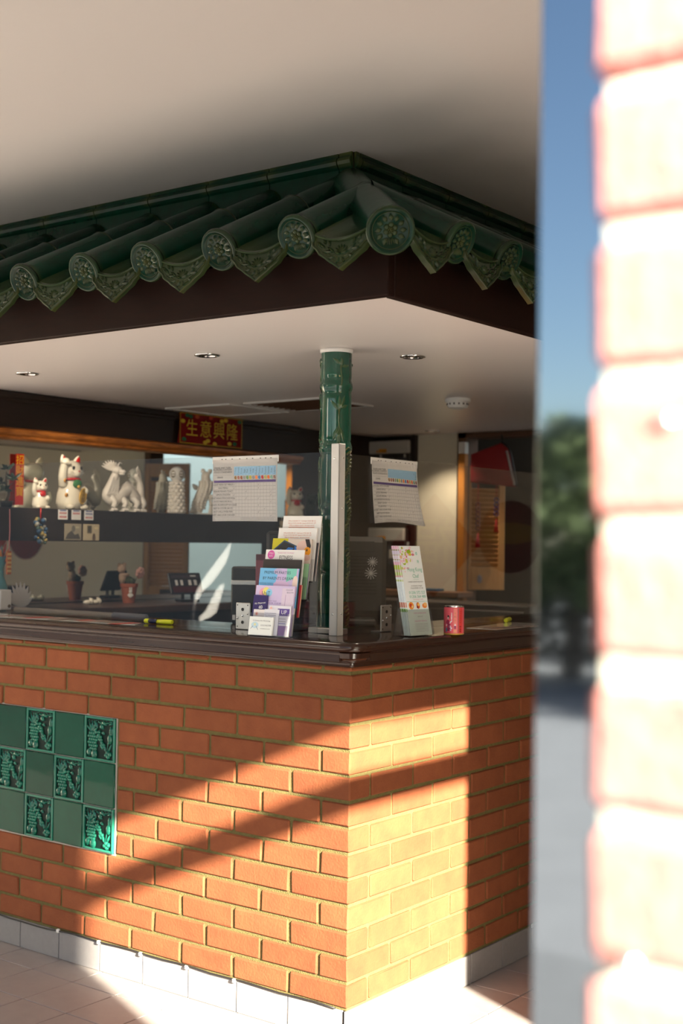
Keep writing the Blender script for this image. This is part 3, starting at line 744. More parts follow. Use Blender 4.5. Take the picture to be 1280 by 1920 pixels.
# ================================================================== MIRROR WALL
MX = -2.2
t = thing('wooden_beam', 'very dark wooden beam along the top of the mirror wall', 'beam')
bm = B(); box(bm, (MX-.045, .30, 1.925), (MX, 2.47, ZS-.002), bev=.003); obj('board', bm, BEAM, t)
bm = B(); box(bm, (MX, .30, 2.055), (MX+.012, 2.47, ZS-.003), bev=.004); box(bm, (MX, .30, 2.040), (MX+.006, 2.47, 2.0545), bev=.002); obj('moulding', bm, BEAM, t)
t = thing('upper_mirror', 'long wall mirror behind the white figurines, orange wood top rail', 'mirror')
bm = B(); box(bm, (MX-.038, .45, 1.586), (MX-.03, 2.45, 1.90)); obj('mirror_glass', bm, MIRROR, t)
bm = B()
pr = [(-.04, 1.878), (.004, 1.878), (.012, 1.884), (.010, 1.893), (.022, 1.899), (.030, 1.910), (.030, 1.920), (.012, 1.928), (-.04, 1.928)]
a = [bm.verts.new((MX+x, .38, z)) for x, z in pr]; b = [bm.verts.new((MX+x, 2.47, z)) for x, z in pr]
for i in range(len(pr)): bm.faces.new((a[i], a[(i+1) % len(pr)], b[(i+1) % len(pr)], b[i]))
bm.faces.new(a[::-1]); bm.faces.new(b); bmesh.ops.recalc_face_normals(bm, faces=bm.faces[:]); obj('top_rail', bm, ORWOOD, t, 'auto')
bm = B(); box(bm, (MX-.035, .38, 1.59), (MX+.0, .45, 1.875), bev=.003); obj('side_post', bm, BEAM, t)
t = thing('display_shelf', 'dark brown shelf with deep front board carrying white figurines', 'shelf')
bm = B(); box(bm, (MX-.03, .30, 1.555), (-2.02, 2.47, 1.582)); obj('board', bm, BEAM, t)
bm = B(); box(bm, (-2.02, .30, 1.447), (-2.0, 2.47, 1.583), bev=.002); obj('front_board', bm, mat('shelf_wood', (.030, .020, .016, 1), .5, noise=(12, .6, (.02, .014, .012, 1), (9, .7, 9))), t)
t = thing('lower_mirror', 'lower wall mirror under the display shelf', 'mirror')
bm = B(); box(bm, (MX-.038, .45, 1.174), (MX-.03, 2.20, 1.55)); obj('mirror_glass', bm, MIRROR, t)
t = thing('back_worktop', 'low brown worktop below the lower mirror', 'worktop')
bm = B(); box(bm, (MX-.029, .445, 1.14), (-1.80, 2.45, 1.172), bev=.004); obj('top_board', bm, mat('brown_worktop', (.10, .055, .04, 1), .35), t)
bm = B(); box(bm, (MX, .445, .05), (-1.83, 2.45, 1.14)); obj('cabinet', bm, mat('dark_cabinet', (.035, .03, .035, 1), .5), t)  # plain dark cabinet colour

# --- red banner on the beam
t = thing('red_banner', 'red paper banner with gold Chinese characters on the dark beam', 'banner', (MX+.014, 1.520, 2.040), (0, 0, pi/2))
bm = B(); W_, H_ = .455, .150
g = [[bm.verts.new((W_*i/10+(-.012 if j == 2 and i == 0 else 0), -.002-.003*math.sin(i*.6), .042-H_*j/2)) for i in range(11)] for j in range(3)]
for j in range(2):
    for i in range(10): bm.faces.new((g[j][i], g[j+1][i], g[j+1][i+1], g[j][i+1]))
bmesh.ops.solidify(bm, geom=bm.faces[:], thickness=-.001)
pg = obj('sheet', bm, flat(150, 8, 14, .5), t)
GLD, GRN = flat(205, 165, 30, .4), flat(40, 95, 60)
it = [('r', W_/2, .040, W_, .003, GLD), ('r', W_/2, -.1065, W_, .003, GLD), ('r', .002, -.033, .003, H_, GLD), ('r', W_-.002, -.033, .003, H_, GLD)]
for k, ch in enumerate('生意興隆'): it.append(('t', ch, .085+.098*k, -.036, .090, GLD))
for x, z, c_ in ((.05, .030, GRN), (.075, .026, GRN), (.435, .026, GRN), (.03, -.088, GRN), (.40, -.088, GRN), (.18, -.095, GLD), (.20, -.086, GLD), (.33, .026, GLD), (.30, .020, GLD), (.25, -.098, GLD), (.12, .028, flat(190, 80, 40)), (.22, .030, flat(190, 60, 40)), (.02, 0, GLD), (.36, -.09, GLD)):
    it.append(('d', x, z, (.016, .010), c_))
prints('lettering', pg, it, y=-.0062)

# --- figurines on the shelf
ZSH = 1.5822
def beckoning_cat(label, loc, rz, s, mark, coin=True):
    t = thing('beckoning_cat', label, 'figurine', loc, (0, 0, rz), 'beckoning cat figurines')
    bm = B()   # faces -y locally
    lathe(bm, [(.045*s, 0), (.058*s, .006*s), (.064*s, .035*s), (.060*s, .07*s), (.050*s, .105*s), (.040*s, .128*s), (.036*s, .138*s)], 24, squash=(1, .9))
    ball(bm, (0, -.004*s, .175*s), (.056*s, .050*s, .047*s))
    ball(bm, (0, -.042*s, .163*s), (.026*s, .018*s, .018*s), u=12, v=8)
    tube(bm, spline([(-.046*s, -.008*s, .11*s), (-.062*s, -.022*s, .15*s), (-.060*s, -.030*s, .20*s)], 6), lerp_list([.020*s, .019*s, .017*s], 13), 12)
    ball(bm, (-.058*s, -.036*s, .212*s), (.020*s, .018*s, .018*s), u=12, v=8)
    for k in (-1, 0, 1): ball(bm, (-.058*s+k*.010*s, -.052*s, .206*s), .006*s, u=8, v=6)
    for sx in (-1, 1): ball(bm, (sx*.040*s, -.048*s, .014*s), (.020*s, .022*s, .014*s), u=12, v=8)
    ball(bm, (.040*s, -.042*s, .085*s), (.018*s, .030*s, .022*s), u=12, v=8)
    obj('body', bm, CERAM, t)
    for sx in (-1, 1):
        bm = B(); c = Vector((sx*.036*s, 0, .212*s))
        lathe(bm, [(.020*s, 0), (.017*s, .014*s), (.010*s, .028*s), (.002*s, .036*s)], 14, squash=(1, .6), mtx=Matrix.Translation(c) @ Matrix.Rotation(sx*.35, 4, 'Y')); e = obj('ear', bm, CERAM, t, True)
        bm = B(); lathe(bm, [(.013*s, 0), (.011*s, .011*s), (.006*s, .022*s), (.001*s, .028*s)], 12, squash=(1, .5), mtx=Matrix.Translation(c+Vector((0, -.0075*s, .002*s))) @ Matrix.Rotation(sx*.35, 4, 'Y')); obj('ear_lining', bm, RED, e, True)
        bm = B(); ball(bm, (sx*.022*s, -.048*s, .186*s), (.0085*s, .004*s, .009*s), u=10, v=8); obj('eye', bm, BLACK, t)
    bm = B(); ball(bm, (0, -.060*s, .172*s), (.005*s, .003*s, .0035*s), u=8, v=6); obj('nose', bm, flat(200, 90, 90), t)
    bm = B()
    tube(bm, [(.043*s*math.cos(2*pi*i/24), .040*s*math.sin(2*pi*i/24)-.003*s, .134*s-.004*s*math.sin(2*pi*i/24)) for i in range(25)], .0055*s, 8); obj('collar', bm, RED, t)
    bm = B(); ball(bm, (0, -.050*s, .116*s), (.026*s, .010*s, .020*s), u=12, v=8); obj('bib', bm, flat(60, 120, 70) if coin else RED, t)
    if coin:
        bm = B(); lathe(bm, [(.020*s, -.003*s), (.022*s, 0), (.020*s, .003*s)], 20, squash=(1.0, 1.75), mtx=Matrix.Translation((.020*s, -.064*s, .062*s)) @ Matrix.Rotation(R(12), 4, 'Y') @ Matrix.Rotation(pi/2, 4, 'X')); co = obj('coin', bm, GOLD, t)
        prints('lettering', co, [('t', '千', .023*s, .080*s, .022*s, BLACK), ('t', '万', .020*s, .061*s, .022*s, BLACK), ('t', '両', .017*s, .042*s, .022*s, BLACK)], y=-.0685*s)
        bm = B(); ball(bm, (0, -.056*s, .104*s), .008*s, u=10, v=8); obj('bell', bm, GOLD, t)
    for x, y, z in mark:
        bm = B(); ball(bm, (x*s, y*s, z*s), (.009*s, .006*s, .009*s), u=10, v=8); m_ = obj('spot', bm, flat(200, 140, 50), t)
        bm = B(); ball(bm, (x*s, y*s-.003*s, z*s), (.0048*s, .0045*s, .0048*s), u=8, v=6); obj('spot_center', bm, BLACK, m_)
    bm = B()
    for sx in (-1, 1):
        for k in (-1, 0, 1): tube(bm, [(sx*.020*s, -.054*s, .164*s), (sx*.052*s, -.050*s, (.166+k*.008)*s)], .0006*s, 4)
    obj('whisker', bm, flat(210, 205, 195), t)
    bm = B(); tube(bm, spline([(.03*s, .05*s, .02*s), (.05*s, .065*s, .05*s), (.045*s, .06*s, .085*s)], 5), .010*s, 8); obj('tail', bm, CERAM, t)
beckoning_cat('large white beckoning cat figurine holding a gold coin on the shelf', (-2.105, .765, ZSH), R(90), .98, [(-.058, -.036, .130), (-.050, -.036, .066)])
beckoning_cat('small white beckoning cat figurine with red bow at the shelf left end', (-2.075, .575, ZSH), R(78), .54, [], False)
beckoning_cat('white beckoning cat figurine with red scarf beside the column', (-2.085, 2.30, ZSH), R(55), .68, [], False)
# dragon
t = thing('dragon_figurine', 'white ceramic dragon figurine with raised tail on the shelf', 'figurine', (-2.095, 1.065, ZSH), (0, 0, R(84)))
bm = B()   # local x runs along the shelf (viewer left to right), -y faces the room
body = spline([(-.045, -.012, .175), (-.060, 0, .120), (-.075, .006, .075), (-.045, 0, .055), (0, 0, .085), (.035, 0, .100), (.068, 0, .070), (.095, .004, .055), (.108, .006, .100), (.098, .004, .145), (.080, 0, .168), (.094, 0, .178)], 7)
tube(bm, body, lerp_list([.016, .022, .027, .030, .030, .028, .028, .024, .018, .014, .012, .003], len(body)), 14)
ball(bm, (-.046, -.020, .188), (.022, .028, .020)); ball(bm, (-.036, -.046, .180), (.014, .022, .010)); ball(bm, (-.036, -.044, .170), (.011, .017, .006))
for k in range(9):
    a = -1.2+.3*k; leafpatch(bm, (-.052+.01*math.cos(a), 0, .185), (-.060+.055*math.sin(a), .012, .190+.045*math.cos(a)), .014, (0, -1, 0), .006)
for k in range(10): tube(bm, spline([(-.055+.003*k, -.010, .172), (-.075+.004*k, -.022, .135-.002*k), (-.095+.006*k, -.020, .085+.004*(k % 3)), (-.108+.008*k, -.028, .075)], 4), lerp_list([.0055, .005, .004, .001], 13), 6)
for sx in (-1, 1): tube(bm, spline([(-.046, -.012+sx*.010, .200), (-.030, sx*.018, .222), (-.016, sx*.020, .216)], 4), lerp_list([.005, .003, .001], 9), 6)
for i in range(3, len(body)-6, 2):
    p = body[i]; leafpatch(bm, p+Vector((0, 0, .018)), p+Vector((.010, .004, .046)), .012, (0, -1, 0), .005)
for fx, fy in ((-.075, -.03), (-.020, -.035), (.050, -.03), (.095, -.02)):
    tube(bm, spline([(fx+.008, fy*.3, .065), (fx+.014, fy, .040), (fx, fy*1.1, .018)], 5), lerp_list([.018, .013, .010], 11), 10)
    for k in (-1, 0, 1): ball(bm, (fx+k*.009, fy*1.1-.012, .008), (.007, .014, .008), u=8, v=6)
    box(bm, (fx-.016, fy*1.1-.020, 0), (fx+.016, fy*1.1+.010, .006), bev=.002)
obj('body', bm, BISQ, t)
# totem jar
t = thing('totem_figurine', 'white ceramic scaled pillar with ball head on the shelf', 'figurine', (-2.09, 1.412, ZSH))
bm = B(); lathe(bm, [(.040, 0), (.038, .02), (.034, .06), (.031, .10), (.029, .14), (.030, .155)], 22)
rn = random.Random(5)
for r_ in range(9):
    for k in range(9):
        a = 2*pi*(k+.5*(r_ % 2))/9; rr = .036-.0008*r_; z = .012+.0165*r_
        ball(bm, (rr*math.cos(a), rr*math.sin(a), z), (.010, .010, .009), u=8, v=6)
obj('pillar', bm, BISQ, t, True)
bm = B(); ball(bm, (0, 0, .188), .037, u=24, v=16); hd = obj('head', bm, mat('white_jar_glaze', (.78, .76, .73, 1), .3), t)
for a in (-.95, .15, 1.4):
    bm = B(); M = Matrix.Rotation(a-.35, 4, 'Z')
    for dz in (.013, 0, -.011): box(bm, (.0345, -.009+abs(dz)*.2, .186+dz), (.0385-abs(dz)*.12, .009-abs(dz)*.2, .190+dz), mtx=M, bev=.001)
    tube(bm, [M @ Vector((.0365, .012*math.cos(q*.7), .188+.016*math.sin(q*.7))) for q in range(10)], .0014, 5); obj('carved_mark', bm, flat(120, 105, 80), hd)
# standing carp
t = thing('carp_figurine', 'white ceramic leaping carp figurine beside the allergen chart', 'figurine', (-2.09, 1.60, ZSH), (0, 0, R(60)))
bm = B(); sp = spline([(-.03, 0, .012), (-.022, 0, .06), (.0, 0, .11), (.012, 0, .15), (.006, 0, .185)], 8)
tube(bm, sp, lerp_list([.020, .030, .034, .026, .020], len(sp)), 16); ball(bm, (.008, 0, .190), (.022, .020, .022)); ball(bm, (.016, -.006, .200), (.014, .012, .010))
for p, q in (((-.03, 0, .03), (-.075, 0, .008)), ((-.03, 0, .03), (-.05, .01, .002)), ((.02, -.02, .10), (.05, -.03, .07)), ((-.02, .02, .12), (-.055, .02, .15)), ((.02, 0, .205), (.04, .0, .222)), ((0, 0, .205), (-.012, 0, .225))): leafpatch(bm, p, q, .026, (0, -1, 0), .008)
for i in range(4, len(sp)-6, 2):
    for k in range(10):
        a = 2*pi*k/10+.3*i; r_ = .030; ball(bm, sp[i]+Vector((r_*math.cos(a), r_*math.sin(a), 0)), (.008, .008, .007), u=6, v=5)
tube(bm, spline([(.03, -.01, .0), (.035, -.01, .05), (.02, -.01, .10)], 5), lerp_list([.012, .010, .006], 11), 8); box(bm, (-.05, -.03, 0), (.05, .03, .008), bev=.003)
obj('body', bm, BISQ, t)
# dark bonsai at the left end
t = thing('bonsai_ornament', 'dark green bonsai ornament at the far left of the shelf', 'ornament', (-2.07, .395, ZSH))
bm = B(); lathe(bm, [(.022, 0), (.026, .02), (.028, .028), (.025, .028)], 16); obj('pot', bm, BLACK, t)
bm = B(); tube(bm, spline([(0, 0, .02), (.008, .006, .06), (-.004, .0, .10), (0, 0, .15)], 5), lerp_list([.007, .005, .003], 16), 6); obj('trunk', bm, BARK, t)
bm = B(); rn = random.Random(8)
for k in range(60):
    c = Vector(rn.choice(((0, 0, .16), (.02, .02, .12), (-.02, -.01, .10), (.015, -.02, .075)))); leafpatch(bm, c, c+Vector((rn.uniform(-.03, .03), rn.uniform(-.03, .03), rn.uniform(-.01, .03))), .014, (rn.uniform(-1, 1), -1, .5), .003)
obj('foliage', bm, mat('dark_leaf', (.012, .028, .014, 1), .4), t)
t = thing('red_tassel_scroll', 'red and gold paper scroll hanging at mirror behind small cat', 'ornament', (MX-.012, .575, 1.60), (0, 0, pi/2))
bm = B(); box(bm, (-.022, -.003, 0), (.022, 0, .22)); pg = obj('scroll', bm, flat(170, 30, 20), t)
prints('lettering', pg, [('t', c_, 0, .19-.045*k, .045, GLD) for k, c_ in enumerate('招財進寶')], y=-.003)
# small dark figurine by the column
t = thing('dark_figurine', 'dark green mottled lion figurine between red scarf cat and column', 'figurine', (-2.09, 2.44, ZSH))
bm = B(); ball(bm, (0, 0, .05), (.035, .030, .05)); ball(bm, (.012, -.01, .105), (.028, .026, .028)); ball(bm, (.03, -.02, .098), (.016, .016, .012))
for k in range(20): a = k*.9; ball(bm, (.012+.028*math.cos(a), .026*math.sin(a), .105+.02*math.sin(k*1.7)), .009, u=8, v=6)
for x in (-.02, .022): ball(bm, (x, -.02, .012), (.014, .018, .014))
obj('body', bm, mat('mossy_stone', (.04, .05, .03, 1), .5, noise=(60, .9, (.015, .02, .015, 1))), t)

# --- cards and photos pinned on the shelf front
def card(name, label, cat, y, z, w_, h_, base, items, group=None):
    t = thing(name, label, cat, (-1.998, y, z), (0, 0, pi/2), group)
    bm = B(); box(bm, (-w_/2, -.001, -h_/2), (w_/2, 0, h_/2)); p = obj('sheet', bm, base, t); prints('print', p, items, y=-.0012)
RD, BL_ = flat(190, 40, 50), flat(60, 80, 150)
def grid(c1, c2):
    it = [('r', 0, .017, .036, .004, BL_)]
    for a in range(5):
        it += [('r', -.016+.008*a, .006, .005, .008, c1), ('r', -.016+.008*a, -.010, .005, .008, c2)]
    return it
for k, (y, a, b, lb) in enumerate(((.635, RD, RD, 'leftmost of three small white cards with red marks on shelf front'), (.709, RD, PAPER, 'middle one of three small white cards on shelf front, one red row'), (.780, BL_, RD, 'small white card with blue row above red row on shelf front'))):
    card('stamp_card', lb, 'card', y, 1.560, .052, .042, PAPER, grid(a, b), 'stamp cards on the shelf front')
card('pinned_photo', 'pinned photo of grey rocky hill on dark shelf front', 'photo', .692, 1.487, .094, .070, flat(170, 160, 140),
     [('p', [(-.042, -.030), (.042, -.030), (.030, -.006), (.010, -.012), (-.008, .006), (-.030, -.008)], flat(90, 86, 82)), ('d', .002, .014, (.010, .014), flat(120, 116, 110)), ('d', .024, .020, (.012, .004), flat(200, 190, 160))], 'pinned photos')
card('pinned_photo', 'pinned pale photo of a doorway and figure on dark shelf front', 'photo', .795, 1.487, .092, .070, flat(205, 190, 160),
     [('r', -.010, .012, .026, .034, flat(120, 110, 90)), ('r', -.010, .014, .016, .024, flat(90, 85, 75)), ('d', .016, -.012, .007, flat(95, 80, 70)), ('r', .016, -.025, .018, .018, flat(110, 95, 85)), ('d', .028, .018, (.012, .005), flat(230, 215, 170))], 'pinned photos')
# hanging charms
t = thing('hanging_charm', 'dark beaded fish charm hanging on the shelf front', 'charm', (-1.985, .505, 1.50))
bm = B(); rn = random.Random(2)
for k in range(46): ball(bm, (rn.uniform(-.012, .012), rn.uniform(-.035, .035)*(1-abs(k/46-.5)), -.06+.10*k/46), rn.uniform(.006, .011), k % 4, u=8, v=6)
obj('beads', bm, [flat(70, 90, 80), flat(150, 130, 70), flat(50, 80, 110), flat(160, 160, 150)], t)
bm = B(); tube(bm, [(0, 0, .03), (0, 0, .085)], .0025, 6); obj('cord', bm, RED, t)
t = thing('pink_tag', 'orange patterned tag hanging on pink string from the shelf', 'tag', (-1.985, .345, 1.575))
bm = B(); tube(bm, [(0, 0, 0), (.001, .002, -.09), (0, 0, -.17)], .002, 6); obj('string', bm, flat(220, 140, 140), t)
bm = B(); box(bm, (-.004, -.013, -.265), (.004, .013, -.17), bev=.003); obj('tag_body', bm, flat(190, 110, 60), t)
bm = B()
for k in range(5): box(bm, (.004, -.009, -.255+.017*k), (.005, .009, -.246+.017*k))
obj('tag_pattern', bm, flat(225, 190, 120), t)
t = thing('bear_charm', 'tiny beige bear charm hanging below the shelf beside the column', 'charm', (-1.985, 2.07, 1.55))
bm = B(); ball(bm, (0, 0, 0), .012); ball(bm, (0, 0, -.022), (.010, .012, .015))
for s_ in (-1, 1):
    ball(bm, (0, s_*.010, .010), .005, u=8, v=6); tube(bm, [(0, s_*.008, -.016), (0, s_*.020, -.024)], .005, 8); tube(bm, [(0, s_*.006, -.032), (0, s_*.009, -.050)], .006, 8)
obj('body', bm, flat(190, 175, 150, .9), t)
bm = B(); tube(bm, [(0, 0, .012), (0, 0, .035)], .0015, 5); obj('cord', bm, flat(200, 190, 170), t)

# --- things on the back worktop (z 1.172)
ZW = 1.1722
def potted_toy(loc, label):
    t = thing('flower_pot', label, 'flower pot', loc)
    bm = B(); lathe(bm, [(.026, 0), (.036, .070), (.040, .072), (.041, .088), (.036, .088), (.034, .078)], 24); p = obj('pot', bm, TERRA, t, 'auto')
    bm = B(); M = Matrix.Rotation(R(-32), 4, 'Z')
    for y, z, a, b in ((0, .036, .010, .012), (0, .052, .008, .008), (-.004, .065, .0028, .009), (.004, .065, .0028, .009), (-.009, .036, .004, .005), (.009, .036, .004, .005)): ball(bm, M @ Vector((.0335+.05*(z-.036)*2.6, y, z)), (.003, a, b), u=10, v=8, rot=(0, 0, R(-32)))
    obj('rabbit_badge', bm, flat(225, 222, 215), p)
    bm = B()
    for k in range(14): ball(bm, (.022*math.cos(k*2.4)*(k/14), .022*math.sin(k*2.4)*(k/14), .095+.012*(1-k/14)), .014, u=10, v=8)
    obj('moss_plant', bm, mat('moss', (.05, .06, .03, 1), .9), t)
    bm = B(); 
    for c, r_ in (((-.012, -.030, .115), (.017, .017, .030)), ((-.010, -.038, .155), (.020, .021, .022)), ((-.010, -.052, .172), .008), ((-.008, -.022, .175), .008), ((.0, -.02, .125), (.01, .02, .01))): ball(bm, c, r_)
    obj('plush_bear', bm, WOOL, t)
    bm = B(); tube(bm, [(.005, .02, .08), (.010, .048, .125)], .0015, 6)
    for k in range(7): a = 2*pi*k/7; ball(bm, (.012+.004*math.sin(a), .055+.016*math.cos(a), .135+.016*math.sin(a)), (.008, .012, .012), 1, u=10, v=8)
    ball(bm, (.016, .055, .137), .010, 1); obj('plush_flower', bm, [GRELD, PINKW], t)
potted_toy((-2.05, 1.075, ZW), 'terracotta pot with white rabbit badge and plush toys on back worktop')
t = thing('ceramic_shoes', 'pair of small white ceramic shoes on the back worktop', 'ornament', (-2.04, .85, ZW))
for y in (-.022, .022):
    bm = B(); ball(bm, (0, y-.010, .010), (.016, .020, .011)); ball(bm, (0, y+.012, .013), (.014, .014, .014)); tube(bm, [(-.010, y+.014, .024), (0, y+.002, .028), (.010, y+.014, .024)], .003, 6); obj('shoe', bm, CERAM, t)
t = thing('price_display', 'black tilted counter display board with white number cards', 'display', (-1.97, 1.37, ZW), (0, 0, R(75)))
M = Matrix.Translation((0, 0, .035)) @ Matrix.Rotation(R(-22), 4, 'X')
bm = B(); box(bm, (-.088, -.006, 0), (.088, .006, .105), bev=.004, mtx=M); p = obj('board', bm, mat('display_black', (.02, .022, .03, 1), .4), t)
q = prints('print', p, [('r', 0, .085, .15, .014, flat(70, 60, 70)), ('r', 0, .022, .15, .030, flat(80, 30, 40)), ('r', -.05, .055, .014, .026, PAPER), ('r', -.022, .055, .014, .026, PAPER), ('r', .022, .055, .016, .026, PAPER), ('r', .052, .055, .016, .026, PAPER), ('r', .045, .088, .03, .006, PAPER)], y=-.0062)
for v in q.data.vertices: v.co = M @ v.co
bm = B(); box(bm, (-.05, -.03, 0), (.05, .03, .012), bev=.003); box(bm, (-.03, -.006, .012), (-.02, .006, .045)); box(bm, (.02, -.006, .012), (.03, .006, .045)); obj('stand', bm, BLACK, t)
t = thing('teal_vase', 'teal glass vase with colourful ornaments at the left edge', 'vase', (-2.03, .335, ZW))
bm = B(); lathe(bm, [(.030, 0), (.036, .03), (.034, .09), (.018, .13), (.016, .16), (.030, .20), (.034, .21)], 22, cap=False); obj('body', bm, TEALG, t, True)
bm = B(); rn = random.Random(4)
for k in range(40): a = rn.uniform(0, 2*pi); leafpatch(bm, (0, 0, .18), (.045*math.cos(a), .045*math.sin(a), .20+.07*rn.random()), .018, (rn.uniform(-1, 1), -1, .3), .004, k % 4)
obj('paper_flowers', bm, [flat(190, 120, 60), flat(60, 110, 80), flat(80, 110, 120), flat(150, 50, 45)], t)
t = thing('lace_fan', 'sheer white lace fan beside the teal vase', 'fan', (-1.975, .405, ZW))
bm = B()
for k in range(9):
    a = R(20+k*17); leafpatch(bm, (0, 0, .005), (0, .075*math.cos(a)-.01, .10*math.sin(a)+.01), .022, (1, -.3, 0), .003)
obj('fan_leaf', bm, mat('lace', (.62, .60, .58, 1), .8), t)
t = thing('white_gift_box', 'white box with bronze seal at the left edge behind screen', 'box', (-1.93, .265, ZW-.0045))
bm = B(); box(bm, (-.03, -.025, .005), (.03, .03, .085), bev=.003); p = obj('carton', bm, PAPER, t)
bm = B(); lathe(bm, [(.007, 0), (.007, .002)], 14, mtx=Matrix.Translation((.030, .018, .02)) @ Matrix.Rotation(pi/2, 4, 'Y')); obj('seal', bm, flat(120, 95, 60), p)

# ================================================================== THINGS ON THE WORKTOP
def sheet(name, label, pts, mats_, items_, z0):
    t = thing(name, label, 'menu', (pts[0][0], pts[0][1], z0))
    bm = B(); v = [bm.verts.new((x-pts[0][0], y-pts[0][1], 0)) for x, y in pts]; f = bm.faces.new(v); f.normal_update()
    if f.normal.z < 0: f.normal_flip()
    r_ = bmesh.ops.extrude_face_region(bm, geom=[f])
    for q in r_['geom']:
        if isinstance(q, bmesh.types.BMVert): q.co.z += .0012
    bmesh.ops.recalc_face_normals(bm, faces=bm.faces[:])
    p = obj('page', bm, mats_, t)
    bm = B()
    for (x0, y0, x1, y1, mi) in items_: 
        v = [bm.verts.new((x-pts[0][0], y-pts[0][1], .0015)) for x, y in ((x0, y0), (x1, y0), (x1, y1), (x0, y1))]; bm.faces.new(v).material_index = mi
    obj('print', bm, [flat(150, 120, 110), flat(110, 90, 80), flat(170, 60, 50)], p)
MENU = mat('laminated_menu', rgb(222, 215, 205), .12, coat=.6)
it = [(-1.66+.075*k, .02+.1*((k*7) % 2)*.5, -1.61+.075*k, .14, k % 3) for k in range(9)]
sheet('paper_menu', 'laminated paper menu lying on the left worktop', [(-1.93, -.005), (-1.02, .045), (-.96, .06), (-1.02, .15), (-1.93, .15)], MENU, it, ZT)
it = [(-.06+.01*k, .84+.05*k, .0+.01*k, .87+.05*k, k % 2) for k in range(6)]
sheet('paper_menu', 'laminated paper menu lying on the right worktop', [(-.10, .80), (.02, .80), (.02, 1.22), (-.165, 1.22)], MENU, it, ZT)

def highlighter(label, a, b, capcol, body):
    a, b = Vector(a), Vector(b); L = (b-a).length; d = (b-a)
    t = thing('highlighter_pen', label, 'pen', (a.x, a.y, ZT), (0, 0, math.atan2(d.y, d.x)))
    bm = B(); tube(bm, [(L*.46, 0, .009), (L*.75, 0, .009), (L*.97, 0, .009), (L, 0, .009)], [.0075, .0085, .0085, .0070], 14, flat_=.9); obj('barrel', bm, body, t)
    bm = B(); tube(bm, [(.02, 0, .009), (.03, 0, .009), (L*.46, 0, .009)], [.0075, .0085, .0082], 14); obj('cap', bm, capcol, t)
    bm = B(); tube(bm, [(0, 0, .009), (.004, 0, .009), (.02, 0, .009)], [.006, .0082, .0082], 14); obj('end_plug', bm, body, t)
highlighter('yellow highlighter pen with navy cap on the left worktop', (-1.005, .150, 0), (-.885, .163, 0), flat(30, 35, 70, .3), YELL)
highlighter('all yellow highlighter pen on the right worktop', (-.155, 1.165, 0), (-.200, 1.275, 0), YELL, YELL)
t = thing('grey_roll', 'grey cardboard roll lying along the left worktop behind the screen', 'roll', (-1.8, .235, ZT))
bm = B(); tube(bm, [(0, 0, .012), (.55, 0, .012)], .0115, 12); obj('strip', bm, mat('tan_card', (.30, .25, .20, 1), .6), t)
bm = B(); tube(bm, spline([(.55, 0, .013), (.57, 0, .013), (.70, 0, .013), (.715, 0, .013)], 3), .0125, 14); obj('grip', bm, mat('grey_sleeve', (.16, .16, .18, 1), .5), t)

# --- tea can
t = thing('drink_can', 'short pink drink can with silver rim on the right worktop', 'can', (.031, .509, ZT), (0, 0, R(32)))
bm = B(); lathe(bm, [(.031, .003), (.0325, .006), (.0325, .085), (.031, .088)], 36); obj('body', bm, flat(225, 92, 105, .3), t, 'auto')
bm = B(); lathe(bm, [(.031, .087), (.0322, .089), (.0322, .0915), (.030, .0915), (.029, .089), (.001, .0885)], 36); obj('lid', bm, CHROME, t, 'auto')
bm = B(); lathe(bm, [(.030, 0), (.0325, .001), (.0325, .0035), (.031, .0055)], 36); obj('base_rim', bm, GOLD, t, 'auto')
CI = [('p', [(.0155, .006), (.0295, .006), (.0295, .085), (.0155, .085)], flat(215, 62, 60)), ('r', .0145, .0455, .0022, .079, flat(120, 105, 100)), ('r', .0040, .0455, .011, .079, flat(232, 130, 122)),
      ('d', -.019, .056, (.0042, .0062), flat(30, 18, 25)), ('d', -.0195, .053, (.0026, .0042), flat(235, 205, 195)), ('d', -.0205, .040, (.007, .008), flat(150, 40, 70)), ('p', [(-.027, .026), (-.020, .036), (-.012, .036), (-.005, .044), (-.006, .047), (-.013, .042), (-.021, .040), (-.029, .030)], flat(235, 215, 220)),
      ('p', [(-.024, .012), (-.010, .012), (-.012, .034), (-.020, .036)], flat(130, 35, 70)), ('d', -.0125, .026, .004, flat(235, 200, 220)), ('d', -.0085, .021, .003, flat(240, 220, 230)), ('d', -.0105, .015, .003, flat(220, 170, 200)), ('d', -.026, .016, (.003, .008), flat(60, 130, 150)),
      ('r', -.0075, .059, .004, .022, flat(238, 205, 205)), ('t', '桃', -.0075, .066, .0045, flat(190, 70, 90)), ('t', '茶', -.0075, .060, .0045, flat(190, 70, 90)),
      ('t', '蜜', .004, .068, .0075, flat(205, 130, 90)), ('t', '桃', .004, .057, .0085, flat(180, 105, 75)), ('t', '烏', .004, .046, .0075, flat(205, 130, 90)), ('r', .004, .024, .007, .010, flat(165, 60, 100)), ('p', [(.0005, .029), (.0075, .029), (.006, .034), (.003, .036)], flat(240, 215, 225)), ('r', .004, .014, .009, .0015, flat(240, 190, 130)), ('r', .004, .010, .009, .0015, flat(240, 190, 130)),
      ('r', .022, .026, .006, .004, flat(140, 25, 30)), ('r', .022, .018, .006, .004, flat(140, 25, 30)), ('r', .022, .012, .006, .004, flat(140, 25, 30))]+[('r', .022, .075-.006*k, .005, .002, flat(170, 40, 45)) for k in range(7)]
p = prints('print', t, CI)
